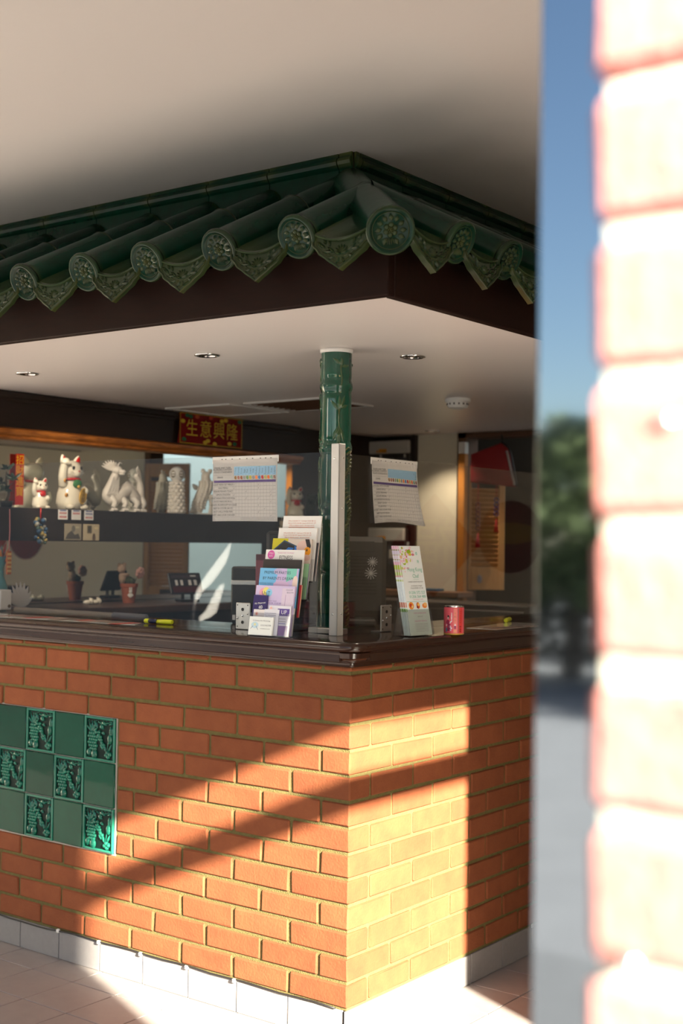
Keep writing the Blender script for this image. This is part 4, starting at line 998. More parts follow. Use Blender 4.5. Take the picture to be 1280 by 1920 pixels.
# wrap the print round the can (-y is its front)
bm = B(); bm.from_mesh(p.data); bmesh.ops.subdivide_edges(bm, edges=[e for e in bm.edges if abs(e.verts[0].co.x-e.verts[1].co.x) > .003], cuts=3)
for v in bm.verts:
    a = v.co.x/.0325; r_ = .0326-(v.co.y)*1.0; v.co.x, v.co.y = r_*math.sin(a), -r_*math.cos(a)
bm.to_mesh(p.data); bm.free()

# --- menu holder with folded menus: faces the right side of the counter, menus lean back
RZ = R(82)
hold = thing('menu_holder', 'clear acrylic menu holder with narrow floral menus on the worktop', 'menu holder', (.022, .340, ZT), (0, 0, RZ))
tl = R(-12)
MT = Matrix.Rotation(tl, 4, 'X')
hb = B(); box(hb, (-.056, 0, 0), (.056, .075, .003)); obj('base_plate', hb, ACRY, hold)
hb = B(); box(hb, (-.056, -.002, .003), (.056, 0, .085), mtx=MT); obj('front_panel', hb, ACRY, hold)
hb = B(); box(hb, (-.056, .034, .003), (.056, .036, .13), mtx=MT); obj('back_panel', hb, ACRY, hold)
for sx in (-.056, .058):
    hb = B(); prism(hb, [(0, .003), (.075, .003), (.062, .05), (.055, .085), (.018, .085)], -.002, 0)
    bmesh.ops.transform(hb, matrix=Matrix.Translation((sx, 0, 0)) @ Matrix.Rotation(pi/2, 4, 'Z'), verts=hb.verts[:]); obj('side_panel', hb, ACRY, hold)
TEAL, PNK, GR2 = flat(110, 185, 165), flat(225, 170, 195), flat(165, 185, 60)
MW, MH, MTH = .100, .283, .0042
HM = Matrix.Translation(hold.location) @ Matrix.Rotation(RZ, 4, 'Z')
# printed bands that bleed to the cut edge of every menu
bands = [(.0, .074, (222, 236, 226)), (.074, .084, (130, 185, 70)), (.084, .088, (225, 235, 235)), (.088, .104, (205, 130, 110)), (.104, .170, (222, 232, 238)), (.170, .176, (190, 205, 140)), (.176, .184, (225, 232, 236)), (.184, .189, (215, 150, 160)), (.189, .199, (175, 195, 110)),
         (.199, .208, (190, 170, 160)), (.208, .222, (168, 185, 45)), (.222, .232, (225, 170, 195)), (.232, .238, (215, 205, 215)), (.238, .241, (160, 150, 110)), (.241, .252, (220, 205, 220)), (.252, .256, (190, 175, 160)), (.256, .268, (205, 190, 215)), (.268, .272, (140, 125, 90)), (.272, .283, (225, 175, 200))]
def menu_page(parent, front):
    bm = B(); ms = [flat(236, 240, 242)]
    ys = (-MTH/2, MTH/2); xs = (-MW/2, MW/2)
    for z0, z1, c_ in bands:
        ms.append(flat(*c_)); i = len(ms)-1
        v = {(x, y, z): bm.verts.new((x, y, z)) for x in xs for y in ys for z in (z0, z1)}
        for x in xs:
            f = bm.faces.new([v[(x, ys[0], z0)], v[(x, ys[1], z0)], v[(x, ys[1], z1)], v[(x, ys[0], z1)]]); f.material_index = i
        for y in ys:
            f = bm.faces.new([v[(xs[0], y, z0)], v[(xs[1], y, z0)], v[(xs[1], y, z1)], v[(xs[0], y, z1)]]); f.material_index = 0
    for z in (0, MH):
        f = bm.faces.new([bm.verts.new((x, y, z)) for x, y in ((xs[0], ys[0]), (xs[1], ys[0]), (xs[1], ys[1]), (xs[0], ys[1]))])
    bmesh.ops.remove_doubles(bm, verts=bm.verts[:], dist=1e-6); bmesh.ops.recalc_face_normals(bm, faces=bm.faces[:])
    return obj('page', bm, ms, parent)
def menu_print(p):
    it = []; rn = random.Random(11)
    it.append(('p', [(-.05, 0), (.05, 0), (.05, .078), (-.05, .078)], flat(222, 236, 226)))
    for k in range(60):
        tt = rn.random(); x = -.047+.078*rn.random()*(1-tt*.8); z = .279-.095*tt*rn.uniform(.3, 1.2)
        it.append(('d', x, z, (rn.uniform(.003, .007), rn.uniform(.002, .006)), rn.choice([PNK, flat(240, 205, 220), flat(238, 228, 235), flat(240, 235, 238), GR2, flat(215, 130, 150), flat(200, 205, 90), flat(235, 190, 150)])))
    it += [('d', -.006, .264, (.010, .007), flat(150, 185, 40)), ('d', -.002, .256, (.006, .005), flat(215, 190, 60)), ('t', '香', .028, .258, .011, TEAL), ('t', '港', .030, .232, .011, TEAL), ('t', 'Hong Kong', .010, .207, .0185, TEAL, .8), ('t', 'Chef', .010, .186, .0185, TEAL, .8), ('r', .010, .175, .025, .0006, TEAL),
           ('t', 'CHINESE CUISINE TAKE AWAY', .006, .168, .0052, INK), ('t', '12 CROUCH STREET', .008, .155, .0058, INK), ('t', 'COLCHESTER CO3 3ES', .008, .148, .0058, INK),
           ('t', '01206 572 527', .006, .134, .0125, TEAL), ('t', '01206 364 488', .006, .121, .0125, TEAL), ('t', 'OPEN SIX DAYS A WEEK', .006, .112, .0042, flat(210, 150, 170)),
           ('r', 0, .1055, .1, .0008, TEAL), ('r', 0, .0805, .1, .0008, TEAL),
           ('d', -.030, .093, .0118, flat(235, 150, 60)), ('d', -.032, .094, .006, flat(200, 60, 40)), ('d', -.026, .090, .004, flat(240, 210, 140)), ('d', .002, .093, (.008, .0105), flat(200, 90, 40)), ('d', .004, .096, .005, flat(240, 190, 90)), ('d', -.002, .088, .004, flat(130, 40, 30)),
           ('d', .032, .092, (.011, .008), flat(240, 140, 60)), ('d', .036, .096, (.008, .006), flat(245, 190, 120)), ('t', 'CHEF COMBO BOX', .004, .069, .0068, flat(215, 110, 170)), ('t', 'FROM 5 PM', .004, .058, .0045, INK), ('t', 'DELIVERY SERVICE', .004, .044, .0068, flat(215, 110, 170))]
    it += [('r', .006, .036-.004*k, .06, .001, LINE) for k in range(7)]
    prints('print', p, it, y=-MTH/2-.0001)
ordn = ['front', 'second', 'third', 'fourth', 'fifth', 'rearmost']
for k in range(6):
    t = thing('folded_menu', ('front narrow takeaway menu with floral print facing the door' if k == 0 else ordn[k]+' floral menu behind the front one, its striped edge showing'), 'menu', group='narrow floral menus in the acrylic holder')
    t.matrix_world = HM @ Matrix.Translation((0 if k == 0 else -.001-.0015*(k % 2), .004+MTH*k*1.12, .0045)) @ MT
    p = menu_page(t, k == 0)
    if k == 0: menu_print(p)

# --- tiered leaflet holder
LH = thing('leaflet_holder', 'four tier clear acrylic leaflet holder full of leaflets on worktop', 'leaflet holder', (-.300, -.022, ZT), (0, 0, R(3)))
HW = .078
tiers = [(0.0, 0.0), (.039, .055), (.078, .110), (.117, .165)]     # y, z of each pocket foot
tilt = R(-9); MT2 = Matrix.Rotation(tilt, 4, 'X')
for y, z in tiers:
    bm = B(); box(bm, (-HW, -.002, 0), (HW, 0, .07), mtx=Matrix.Translation((0, y, z+.002)) @ MT2); obj('front_panel', bm, ACRY, LH)
    bm = B(); box(bm, (-HW, 0, 0), (HW, .030, .002), mtx=Matrix.Translation((0, y, z+.001))); obj('pocket_floor', bm, ACRY, LH)
bm = B(); box(bm, (-HW, .030, 0), (HW, .032, .24), mtx=Matrix.Translation((0, .108, .060)) @ MT2); obj('back_panel', bm, ACRY, LH)
for sx in (-HW-.002, HW):
    bm = B(); prism(bm, [(-.002, 0), (.150, 0), (.148, .05), (.160, .09), (.165, .24), (.150, .235), (.118, .165), (.100, .165), (.082, .110), (.064, .110), (.046, .055), (.028, .070), (.014, .07)], 0, .002)
    bmesh.ops.transform(bm, matrix=Matrix.Translation((sx+.002, 0, 0)) @ Matrix.Rotation(pi/2, 4, 'Z'), verts=bm.verts[:]); obj('side_panel', bm, ACRY, LH)
LHM = Matrix.Translation(LH.location) @ Matrix.Rotation(R(3), 4, 'Z')
def leaflet(label, tier, dx, w_, h_, depth, base, items, lift=0, rz=0, th=.0012, cat='leaflet', group='leaflets in the tiered holder', bev=0):
    y, z = tiers[tier]
    M = LHM @ Matrix.Translation((dx, y+depth, z+.004+lift)) @ MT2 @ Matrix.Rotation(rz, 4, 'Y')
    t = thing('leaflet', label, cat, group=group); t.matrix_world = M
    bm = B(); box(bm, (-w_/2, -th/2, 0), (w_/2, th/2, h_), bev=bev); p = obj('sheet', bm, base, t)
    if items: prints('print', p, items, y=-th/2-.0001)
ORG = flat(205, 95, 45)
def mrhome(h_):
    return [('t', 'Office 01206 580 147   Colchester 01206 580 155', .0, h_-.016, .0052, ORG), ('t', 'Clacton 01255 220 226  Ipswich 01473 231 297', 0, h_-.023, .0056, ORG), ('t', 'FREE no obligation quotes - All areas covered', 0, h_-.030, .0052, ORG),
            ('r', 0, h_-.036, .100, .0016, ORG), ('t', 'MR HOME IMPROVEMENTS', 0, h_-.044, .0105, flat(205, 135, 105), .92), ('r', -.036, h_-.052, .028, .0014, ORG), ('t', 'roofing   windows   driveways', .016, h_-.052, .004, LINE)]
leaflet('white leaflet with orange print, topmost and rearmost in the holder', 3, .0, .148, .205, .024, PAPER, mrhome(.205), th=.004)
leaflet('white leaflet with orange print, in front of the rearmost one', 3, -.004, .148, .166, .012, PAPER, mrhome(.166), th=.005)
leaflet('yellow and blue car wash leaflet with diamond logo and brush picture', 2, -.006, .150, .186, .022, flat(215, 200, 190),
        [('r', -.045, .160, .06, .056, flat(200, 190, 40)), ('p', [(-.072, .150), (-.030, .183), (.020, .165), (.018, .135), (-.066, .135)], flat(60, 80, 100)), ('p', [(-.066, .150), (-.030, .178), (.014, .163), (.012, .138), (-.062, .138)], flat(45, 45, 50)), ('p', [(-.055, .142), (-.040, .155), (-.028, .146), (-.012, .160), (.010, .158), (-.010, .138), (-.020, .146), (-.040, .136)], flat(50, 120, 210)),
         ('p', [(.012, .165), (.022, .160), (.024, .140), (.012, .142)], flat(60, 130, 220)), ('t', 'AQUA SHINE', -.022, .128, .017, flat(235, 240, 245)), ('t', 'AQUA SHINE', -.021, .1275, .0165, flat(60, 70, 90)), ('d', .045, .160, (.026, .022), flat(225, 190, 180)), ('p', [(.050, .186), (.066, .186), (.074, .165), (.070, .150), (.058, .165)], flat(35, 32, 38)), ('d', .062, .148, (.013, .014), flat(240, 160, 30)), ('d', .060, .152, .004, flat(120, 80, 30)), ('d', .060, .128, (.016, .010), flat(215, 180, 170))], th=.006)
leaflet('white fitness leaflet with pink round badge, half hidden behind a dark leaflet', 1, -.006, .148, .208, .020, PAPER,
        [('d', -.052, .192, .014, flat(215, 90, 170)), ('t', 'YOU', -.052, .196, .008, PAPER), ('t', 'FITS', -.052, .187, .008, PAPER), ('t', 'WORK FOR YOURSELF', .004, .198, .0062, flat(205, 120, 170)), ('t', 'FITNESS', .006, .183, .0175, flat(50, 48, 55), .85)], th=.004)
leaflet('dark brown leaflet with rounded corner behind the blue party leaflet', 1, -.004, .148, .178, .008, flat(52, 46, 46), [], th=.003, bev=.001)
leaflet('blue and lilac party leaflet with hand lettering', 0, -.002, .148, .206, .026, flat(120, 190, 235),
        [('p', [(0, .206), (.074, .206), (.074, .12), (-.02, .12)], flat(205, 185, 225)), ('p', [(.030, .206), (.068, .206), (.066, .178), (.030, .164)], flat(130, 205, 190)), ('d', .064, .162, (.010, .022), flat(235, 210, 200)), ('d', -.004, .196, (.016, .010), flat(190, 180, 215)), ('d', .012, .155, (.030, .012), flat(215, 185, 220)),
         ('t', 'PREMIUM PARTIES', -.006, .192, .0128, flat(45, 60, 90)), ('t', 'BY PARENTS DREAM', -.002, .174, .0128, flat(55, 60, 85)), ('t', 'TRADITIONAL MODERN', -.048, .158, .0055, flat(60, 90, 130))], th=.004)
leaflet('lilac leaflet with round logo and wording, front pocket', 0, .0, .148, .152, .014, flat(214, 196, 232),
        [('d', -.046, .130, .014, flat(240, 170, 190)), ('d', -.034, .134, .013, flat(240, 225, 130)), ('d', -.022, .130, .012, flat(150, 210, 240)), ('t', 'UniT', -.034, .128, .016, flat(40, 40, 50)), ('r', .050, .1, .045, .09, flat(225, 208, 228)), ('t', 'For all your needs', -.012, .105, .006, flat(120, 90, 150)), ('t', 'TEL 01206 - 01255 000', .0, .098, .006, flat(120, 90, 150)), ('t', 'COLOUR', .054, .140, .006, flat(70, 60, 110)), ('t', 'BOOTH', .058, .132, .007, flat(70, 60, 110)), ('r', .042, .105, .002, .04, flat(190, 160, 200))], th=.006)
leaflet('white leaflet with purple block letters at the right of the front pocket', 0, .030, .085, .092, .005, flat(236, 232, 242),
        [('r', .016, .072, .045, .022, flat(95, 70, 150)), ('t', 'UP', .018, .072, .018, PAPER), ('r', .012, .052, .03, .002, LINE), ('r', .012, .044, .03, .002, LINE), ('r', .012, .038, .03, .002, flat(120, 110, 190)), ('r', .012, .016, .05, .03, flat(150, 110, 170))], th=.003)
leaflet('dark purple card with curved white lettering at the left of front pocket', 0, -.048, .055, .122, .007, flat(48, 34, 100),
        [('t', 'Mr Mattress', .0, .097, .0085, PAPER, 1, R(8)), ('t', 'B', .004, .085, .02, PAPER, 1, R(90)), ('t', 'Mr Mattress', -.010, .024, .010, PAPER, 1, R(90))], th=.002)
leaflet('white rounded card with pink flower prints in the front pocket', 0, -.036, .062, .078, .003, flat(240, 232, 232),
        [('d', -.018, .064, .006, flat(240, 190, 180)), ('d', -.018, .064, .0025, flat(225, 110, 90)), ('d', .006, .036, .006, flat(240, 190, 180)), ('d', .006, .036, .0025, flat(225, 110, 90)), ('t', 'Flowers by', .006, .052, .005, INK), ('t', 'Kate', -.014, .044, .008, INK)], th=.003, bev=.0008)
leaflet('white card with printed address lines beside the pink flower card', 0, .004, .056, .080, .0015, flat(232, 230, 238),
        [('t', 'Interior and exterior', -.004, .068, .0052, flat(90, 90, 140)), ('t', 'Free estimates given', -.004, .062, .0052, flat(90, 90, 140)), ('t', 'Fully insured', -.008, .056, .0052, flat(90, 90, 140)), ('p', [(-.012, .080), (.004, .080), (-.004, .092)], flat(240, 222, 222)), ('d', -.004, .084, .003, flat(235, 170, 160))], th=.003)
leaflet('stack of white business cards with sunburst logo in front of the holder pocket', 0, -.026, .090, .056, -.006, flat(240, 242, 238),
        [('t', 'Colchester Art Workshop', .002, .044, .0062, INK), ('d', -.022, .030, (.014, .010), flat(200, 225, 235)), ('d', -.022, .032, .004, flat(235, 230, 170)), ('p', [(-.030, .028), (-.038, .018), (-.036, .018), (-.028, .026)], flat(150, 165, 185)), ('p', [(-.016, .028), (-.008, .016), (-.010, .016), (-.018, .026)], flat(150, 165, 185)), ('t', 'COLCHESTER', .020, .030, .0066, INK), ('t', 'colchesterart.co.uk', .018, .020, .0048, INK)], th=.006, cat='card stack')
# thin leaflets seen edge-on at the right of each pocket
cn = ['off-white', 'blue', 'red', 'cream', 'pale green', 'beige', 'dark grey', 'purple', 'orange', 'turquoise']
cols = [(230, 228, 222), (80, 130, 190), (200, 60, 70), (235, 230, 225), (150, 190, 150), (225, 215, 190), (60, 55, 60), (120, 90, 160), (225, 150, 110), (150, 205, 200)]
lbl = {0: 'leaflet edge in the lowest pocket, at the right', 1: 'leaflet edge in the second pocket, at the right', 2: 'leaflet edge in the third pocket, at the right', 3: 'leaflet edge in the top pocket, at the right'}
for k in range(3):
    for ti in range(4): leaflet(cn[(k*3+ti*2) % 10]+' thin '+lbl[ti], ti, .012, .128, (.085, .10, .11, .12)[ti], ((.0185, .0205, .0222), (.0112, .0135, .0158), (.009, .012, .015), (.0162, .0182, .0202))[ti][k], flat(*cols[(k*3+ti*2) % 10]), [], th=.0015, group='leaflet edges in pocket %s' % ('one', 'two', 'three', 'four')[ti])

# --- till screen (back towards us), monitor, receipt printer
t = thing('till_terminal', 'dark grey till terminal with white snowflake stickers behind right screen panel', 'till', (-.49, .635, ZT), (0, 0, R(38)))
bm = B(); box(bm, (-.10, -.05, 0), (.10, .09, .022), bev=.006); obj('base', bm, DGREY, t)
bm = B(); box(bm, (-.03, .0, .02), (.03, .04, .10), bev=.006); obj('neck', bm, DGREY, t)
M = Matrix.Translation((0, 0, .035)) @ Matrix.Rotation(R(8), 4, 'X')
bm = B(); box(bm, (-.135, .0, 0), (.135, .045, .275), bev=.016, mtx=M); bk = obj('screen_back', bm, DGREY, t)
bm = B()
for k in range(12): box(bm, (-.06, -.0015, .075+.012*k), (.10, .001, .079+.012*k), mtx=M)
obj('vent_slot', bm, mat('vent_black', (.03, .027, .025, 1), .6), bk)
bm = B(); box(bm, (-.09, -.004, .225), (.09, .0, .265), bev=.003, mtx=M); obj('cover_plate', bm, DGREY, bk)
bm = B()
for cx, cz, s in ((.085, .19, .018), (.080, .150, .022)):
    for k in range(6):
        a = pi*k/6
        if k % 1 == 0: box(bm, (-.0011, -.0022, -s), (.0011, -.001, s), mtx=M @ Matrix.Translation((cx, 0, cz)) @ Matrix.Rotation(a, 4, 'Y'))
obj('snowflake_sticker', bm, flat(225, 222, 222), bk)
bm = B(); box(bm, (-.12, .0445, .02), (.12, .0462, .26), mtx=M); obj('display', bm, mat('lit_screen', (.55, .72, .80, 1), .2, emit=.55), bk)
t = thing('flat_monitor', 'black flat monitor with rounded frame left of the green column', 'monitor', (-.50, .37, ZT), (0, 0, R(40)))
bm = B(); box(bm, (-.08, -.02, 0), (.08, .09, .012), bev=.004); obj('base', bm, BLACK, t)
bm = B(); box(bm, (-.02, .02, .01), (.02, .04, .14)); obj('neck', bm, BLACK, t)
M = Matrix.Translation((0, 0, .06)) @ Matrix.Rotation(R(6), 4, 'X')
bm = B(); box(bm, (-.11, .0, 0), (.11, .03, .265), bev=.010, mtx=M); bk = obj('screen_back', bm, BLACK, t)
bm = B(); box(bm, (-.085, -.006, .03), (.085, .0, .235), bev=.005, mtx=M); obj('rear_cover', bm, mat('black_gloss', (.012, .011, .011, 1), .2), bk)
bm = B(); box(bm, (-.10, .0295, .02), (.10, .0312, .25), mtx=M); obj('display', bm, BLACK, bk)
t = thing('receipt_printer', 'tall black receipt printer with silver band left of the monitor', 'printer', (-.79, .45, ZT), (0, 0, R(30)))
bm = B(); box(bm, (-.055, -.05, 0), (.055, .05, .20), bev=.006); obj('case', bm, BLACK, t)
bm = B(); box(bm, (-.056, -.051, .135), (.056, .051, .152), bev=.002); obj('band', bm, STEEL, t)
bm = B(); box(bm, (-.048, -.052, .012), (-.038, -.049, .030)); obj('label_sticker', bm, PAPER, t)
t = thing('pink_pad', 'pink memo pad standing between printer and monitor', 'notepad', (-.68, .40, ZT+.0), (0, 0, R(40)))
bm = B(); box(bm, (-.028, -.004, .0), (.028, .004, .245), bev=.001); obj('pad', bm, flat(170, 100, 115), t)
bm = B(); box(bm, (-.028, -.0055, .225), (.028, .0055, .2455), bev=.001); obj('binding', bm, flat(120, 75, 85), t)

# ================================================================== BACK WALL: fuse boards, doorway, shutters, hangings
def fuse_board(label, x0, x1, z0, z1):
    t = thing('fuse_board', label, 'fuse board', ((x0+x1)/2, YB, z0)); w_ = (x1-x0)/2; h_ = z1-z0
    bm = B(); box(bm, (-w_, -.05, 0), (w_, -.001, h_), bev=.004); obj('back_box', bm, mat('board_dark', (.035, .03, .028, 1), .4), t)
    bm = B(); box(bm, (-w_-.01, -.075, h_-.075), (w_+.005, -.05, h_), bev=.006); cv = obj('cover', bm, mat('board_cover', (.46, .44, .41, 1), .5), t)
    prints('label_sticker', cv, [('r', .02, h_-.058, .055, .022, flat(210, 140, 25)), ('r', .03, h_-.062, .03, .003, flat(60, 50, 30)), ('p', [(-.03, h_-.068), (-.008, h_-.068), (-.019, h_-.048)], flat(200, 130, 25))], y=-.0755)
    for k in range(4):
        x = -w_+.06+k*.095; bm = B(); box(bm, (x-.03, -.062, h_-.21), (x+.03, -.05, h_-.10), bev=.003); b_ = obj('switch_module', bm, flat(60, 64, 72), t)
        bm = B(); box(bm, (x-.012, -.070, h_-.175), (x-.002, -.062, h_-.125)); box(bm, (x+.004, -.070, h_-.175), (x+.014, -.062, h_-.125)); obj('lever', bm, flat(190, 185, 175), b_)
    for k in (1, 3):
        x = -w_+.10+k*.085; bm = B(); box(bm, (x, -.058, h_-.22), (x+.008, -.05, h_-.08)); obj('divider', bm, ALU, t)
fuse_board('upper fuse board with grey cover and warning sticker on the back wall', -2.36, -1.965, 1.70, 2.055)
fuse_board('lower fuse board with grey cover and warning sticker near the menu stand', -2.33, -1.995, 1.20, 1.545)
t = thing('dark_post', 'dark wooden post between fuse boards and white column', 'post', (-1.945, YB, 0))
bm = B(); box(bm, (-.014, -.05, 0), (.018, -.001, ZS-.002), bev=.003); obj('timber', bm, BEAM, t)
t = thing('back_ledge', 'brown wooden ledge across the foot of the white column', 'ledge', (-1.9, YB-.04, 1.16))
bm = B(); box(bm, (-.50, -.16, 0), (.36, .008, .032), bev=.004); obj('board', bm, mat('ledge_wood', (.22, .10, .045, 1), .5, noise=(9, .6, (.14, .06, .03, 1), (.8, 9, 9))), t)
bm = B(); box(bm, (.10, -.13, .032), (.21, -.06, .046), bev=.002); tag(obj('blue_folder', bm, flat(70, 110, 135), None, loc=(-1.9, YB-.04, 1.16)), 'thin blue folder lying on the wooden back ledge', 'folder')
t = thing('back_cabinet', 'dark brown cabinet under the back ledge', 'cabinet', (-1.5, YB-.2, 0))
bm = B(); box(bm, (-.68, -.30, 0), (.57, -.02, 1.15), bev=.004); obj('carcass', bm, mat('cabinet_brown', (.050, .034, .028, 1), .5), t)
for k in range(3):
    bm = B(); box(bm, (-.66+.41*k, -.318, .08), (-.27+.41*k, -.301, 1.12), bev=.004); d = obj('door', bm, mat('cabinet_brown2', (.060, .040, .032, 1), .5), t)
    bm = B(); box(bm, (-.30+.41*k, -.335, .95), (-.285+.41*k, -.318, 1.09), bev=.003); obj('handle', bm, ALU, d)
# louvred shutters of the kitchen doorway
def shutter(label, loc, rz, w_, z0, z1):
    t = thing('louvred_shutter', label, 'shutter', loc, (0, 0, rz)); h_ = z1-z0
    for x in (0, w_-.035):
        bm = B(); box(bm, (x, -.014, 0), (x+.035, .014, h_), bev=.003); obj('stile', bm, PINE, t)
    for z, hh in ((0, .13), (h_-.09, .09)):
        bm = B(); box(bm, (.035, -.012, z), (w_-.035, .012, z+hh), bev=.003); obj('rail', bm, PINE, t)
    bm0 = B(); box(bm0, (.035, -.003, -.014), (w_-.035, .003, .014), mtx=Matrix.Rotation(R(38), 4, 'X')); me = bpy.data.meshes.new('slat'); bm0.to_mesh(me); bm0.free(); me.materials.append(PINE)
    n = int((h_-.24)/.026)
    for k in range(n): put('slat', me, t, (0, 0, .145+.026*k))
    return t
shutter('pine louvred shutter with red tassels hanging on it in the doorway', (-1.625, YB+.005, 1.20), R(38), .225, 0, .70)
shutter('pine louvred shutter at the far side of the kitchen doorway', (-.68, YB+.02, 1.02), R(-20), .32, 0, .95)
t = thing('door_post', 'varnished orange pine door post beside the white column', 'door post', (-1.605, YB-.052, 0))
bm = B(); box(bm, (-.022, -.02, 0), (.022, .02, 1.965), bev=.004); obj('timber', bm, mat('varnished_pine', (.50, .20, .035, 1), .35, noise=(9, .6, (.36, .13, .025, 1), (9, 9, .8))), t)
bm = B(); box(bm, (-.022, -.02, 1.965), (.022, .02, 2.03), bev=.002); obj('white_cap', bm, WHITE, t)
def tassel(label, x, y, z, col, L, knot):
    t = thing('hanging_tassel', label, 'ornament', (x, y, z), (0, 0, R(38)), 'red tassels on the shutter')
    bm = B(); tube(bm, [(0, 0, 0), (0, 0, -L*.4)], .002, 6); obj('cord', bm, RED, t)
    bm = B()
    for k in range(knot): tube(bm, [(.012*math.cos(2*pi*i/12), -.004, -L*.40-.026*k+.012*math.sin(2*pi*i/12)) for i in range(13)], .004, 6)
    obj('knot', bm, col, t)
    bm = B(); z1 = -L*.40-.026*knot
    for k in range(9): tube(bm, [(0, -.004, z1), ((k-4)*.0022, -.004+(k % 3)*.003, z1-.05), ((k-4)*.0032, -.004, z1-L*.28)], .0020, 5)
    obj('fringe', bm, RED, t)
tassel('red string tassel with dark knots on the left of the pine shutter', -1.545, YB+.015, 1.80, flat(90, 30, 30), .30, 6)
tassel('red tassel with blue beads on the right edge of the pine shutter', -1.465, YB+.08, 1.82, flat(70, 60, 100), .28, 4)
t = thing('star_sticker', 'small silver star ornament at the foot of the pine shutter', 'ornament', (-1.545, YB+.038, 1.262), (0, 0, R(38)))
bm = B()
for k in range(8): leafpatch(bm, (0, -.004, 0), (.018*math.cos(pi*k/4), -.004, .030*math.sin(pi*k/4)), .010, (0, -1, 0), .004)
obj('star', bm, flat(150, 150, 165), t)
t = thing('red_bag', 'dark red bag with black piping hanging above the shutter', 'bag', (-1.385, YB-.07, 1.80), (0, 0, R(20)))
t.scale = (.78, .78, .9)
bm = B()
pts = [(-.17, 0), (.16, -.03), (.13, .10), (.10, .20), (.05, .24), (-.17, .17)]
a = [bm.verts.new((x, -.04, z)) for x, z in pts]; b = [bm.verts.new((x*.96, .04, z*.98)) for x, z in pts]; c = [bm.verts.new((x*.9, -.055, z*.85+.02)) for x, z in pts]
n = len(pts); bm.faces.new(c)
for i in range(n): bm.faces.new((c[i], a[i], a[(i+1) % n], c[(i+1) % n])); bm.faces.new((a[i], b[i], b[(i+1) % n], a[(i+1) % n]))
bm.faces.new(b[::-1]); bmesh.ops.recalc_face_normals(bm, faces=bm.faces[:]); obj('bag_body', bm, mat('red_cloth', (.25, .008, .011, 1), .6), t, True)
bm = B(); tube(bm, spline([(.16, -.045, -.03), (.135, -.05, .09), (.105, -.05, .20), (.05, -.05, .245)], 6), .007, 8); obj('piping', bm, BLACK, t)
bm = B(); tube(bm, spline([(.145, -.05, -.02), (.115, -.056, .09), (.088, -.056, .19)], 6), .008, 8); obj('zip', bm, flat(170, 165, 165), t)
bm = B(); tube(bm, spline([(.05, -.0, .24), (.045, 0, .27), (.04, 0, .295)], 4), .006, 8); obj('strap', bm, BLACK, t)
# red hangings on the right part of the back wall (seen in the screen)
t = thing('red_diamond_poster', 'red diamond poster with gold character on the right back wall', 'poster', (1.45, YB-.002, 1.45))
bm = B(); prism(bm, [(0, -.30), (.30, 0), (0, .30), (-.30, 0)], -.002, 0); p = obj('sheet', bm, flat(170, 30, 25), t); prints('lettering', p, [('t', '福', 0, 0, .30, GLD)], y=-.0022)
t = thing('red_cloth_hanging', 'dark red round cloth hanging with gold band on back wall', 'hanging', (.95, YB-.002, 1.50))
bm = B(); prism(bm, [(.20*math.cos(2*pi*k/24), .20*math.sin(2*pi*k/24)) for k in range(24)], -.006, 0); p = obj('cloth', bm, flat(110, 20, 28), t); prints('print', p, [('d', 0, .02, (.18, .06), flat(160, 130, 40))], y=-.0065)
# pale cupboard beyond the kitchen doorway
t = thing('kitchen_cupboard', 'pale cupboard at the far wall of the kitchen', 'cupboard', (-.3, 5.0, 0))
bm = B(); box(bm, (-1.0, -.4, 0), (1.6, .09, .92), bev=.004); obj('carcass', bm, WHITE, t)
for k in range(4):
    bm = B(); box(bm, (-.98+.65*k, -.42, .08), (-.36+.65*k, -.401, .88), bev=.004); d = obj('door', bm, WHITE, t)
    bm = B(); box(bm, (-.42+.65*k, -.445, .6), (-.405+.65*k, -.42, .8), bev=.003); obj('handle', bm, STEEL, d)

# ================================================================== ENTRANCE: brick pier and dark metal jamb close to the lens
pier = thing('brick_pier', 'sunlit pale brick pier close to the camera at the doorway', 'pier')
PXL, PYF = 1.984, -2.483
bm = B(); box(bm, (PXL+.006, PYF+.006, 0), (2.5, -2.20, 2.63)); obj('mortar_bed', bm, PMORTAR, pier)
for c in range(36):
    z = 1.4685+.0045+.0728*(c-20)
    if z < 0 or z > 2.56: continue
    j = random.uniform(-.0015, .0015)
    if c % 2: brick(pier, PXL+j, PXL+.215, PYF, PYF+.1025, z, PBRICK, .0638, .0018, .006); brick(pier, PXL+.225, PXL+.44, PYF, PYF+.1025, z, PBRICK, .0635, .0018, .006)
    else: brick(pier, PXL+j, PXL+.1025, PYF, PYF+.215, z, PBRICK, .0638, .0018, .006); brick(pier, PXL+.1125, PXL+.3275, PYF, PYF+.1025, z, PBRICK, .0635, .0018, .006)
for x, z in ((2.0267, 1.5188), (2.0096, 1.2576)):
    bm = B(); ball(bm, (x, PYF-.002, z), (.0042, .0042, .0042), u=16, v=12); obj('glint_bead', bm, CHROME, pier)  # chrome beads added so the sun gives blurred bright discs here
t = thing('door_jamb', 'dark polished metal door jamb reflecting sky and trees', 'door jamb', (1.745, -2.10, 0))
bm = B(); box(bm, (0, 0, 0), (.16, .05, ZC-.005), bev=.002); obj('jamb_profile', bm, FRAME, t)
bm = B(); box(bm, (.16, .01, 0), (.40, .04, ZC-.005)); obj('side_infill', bm, DGREY, t)

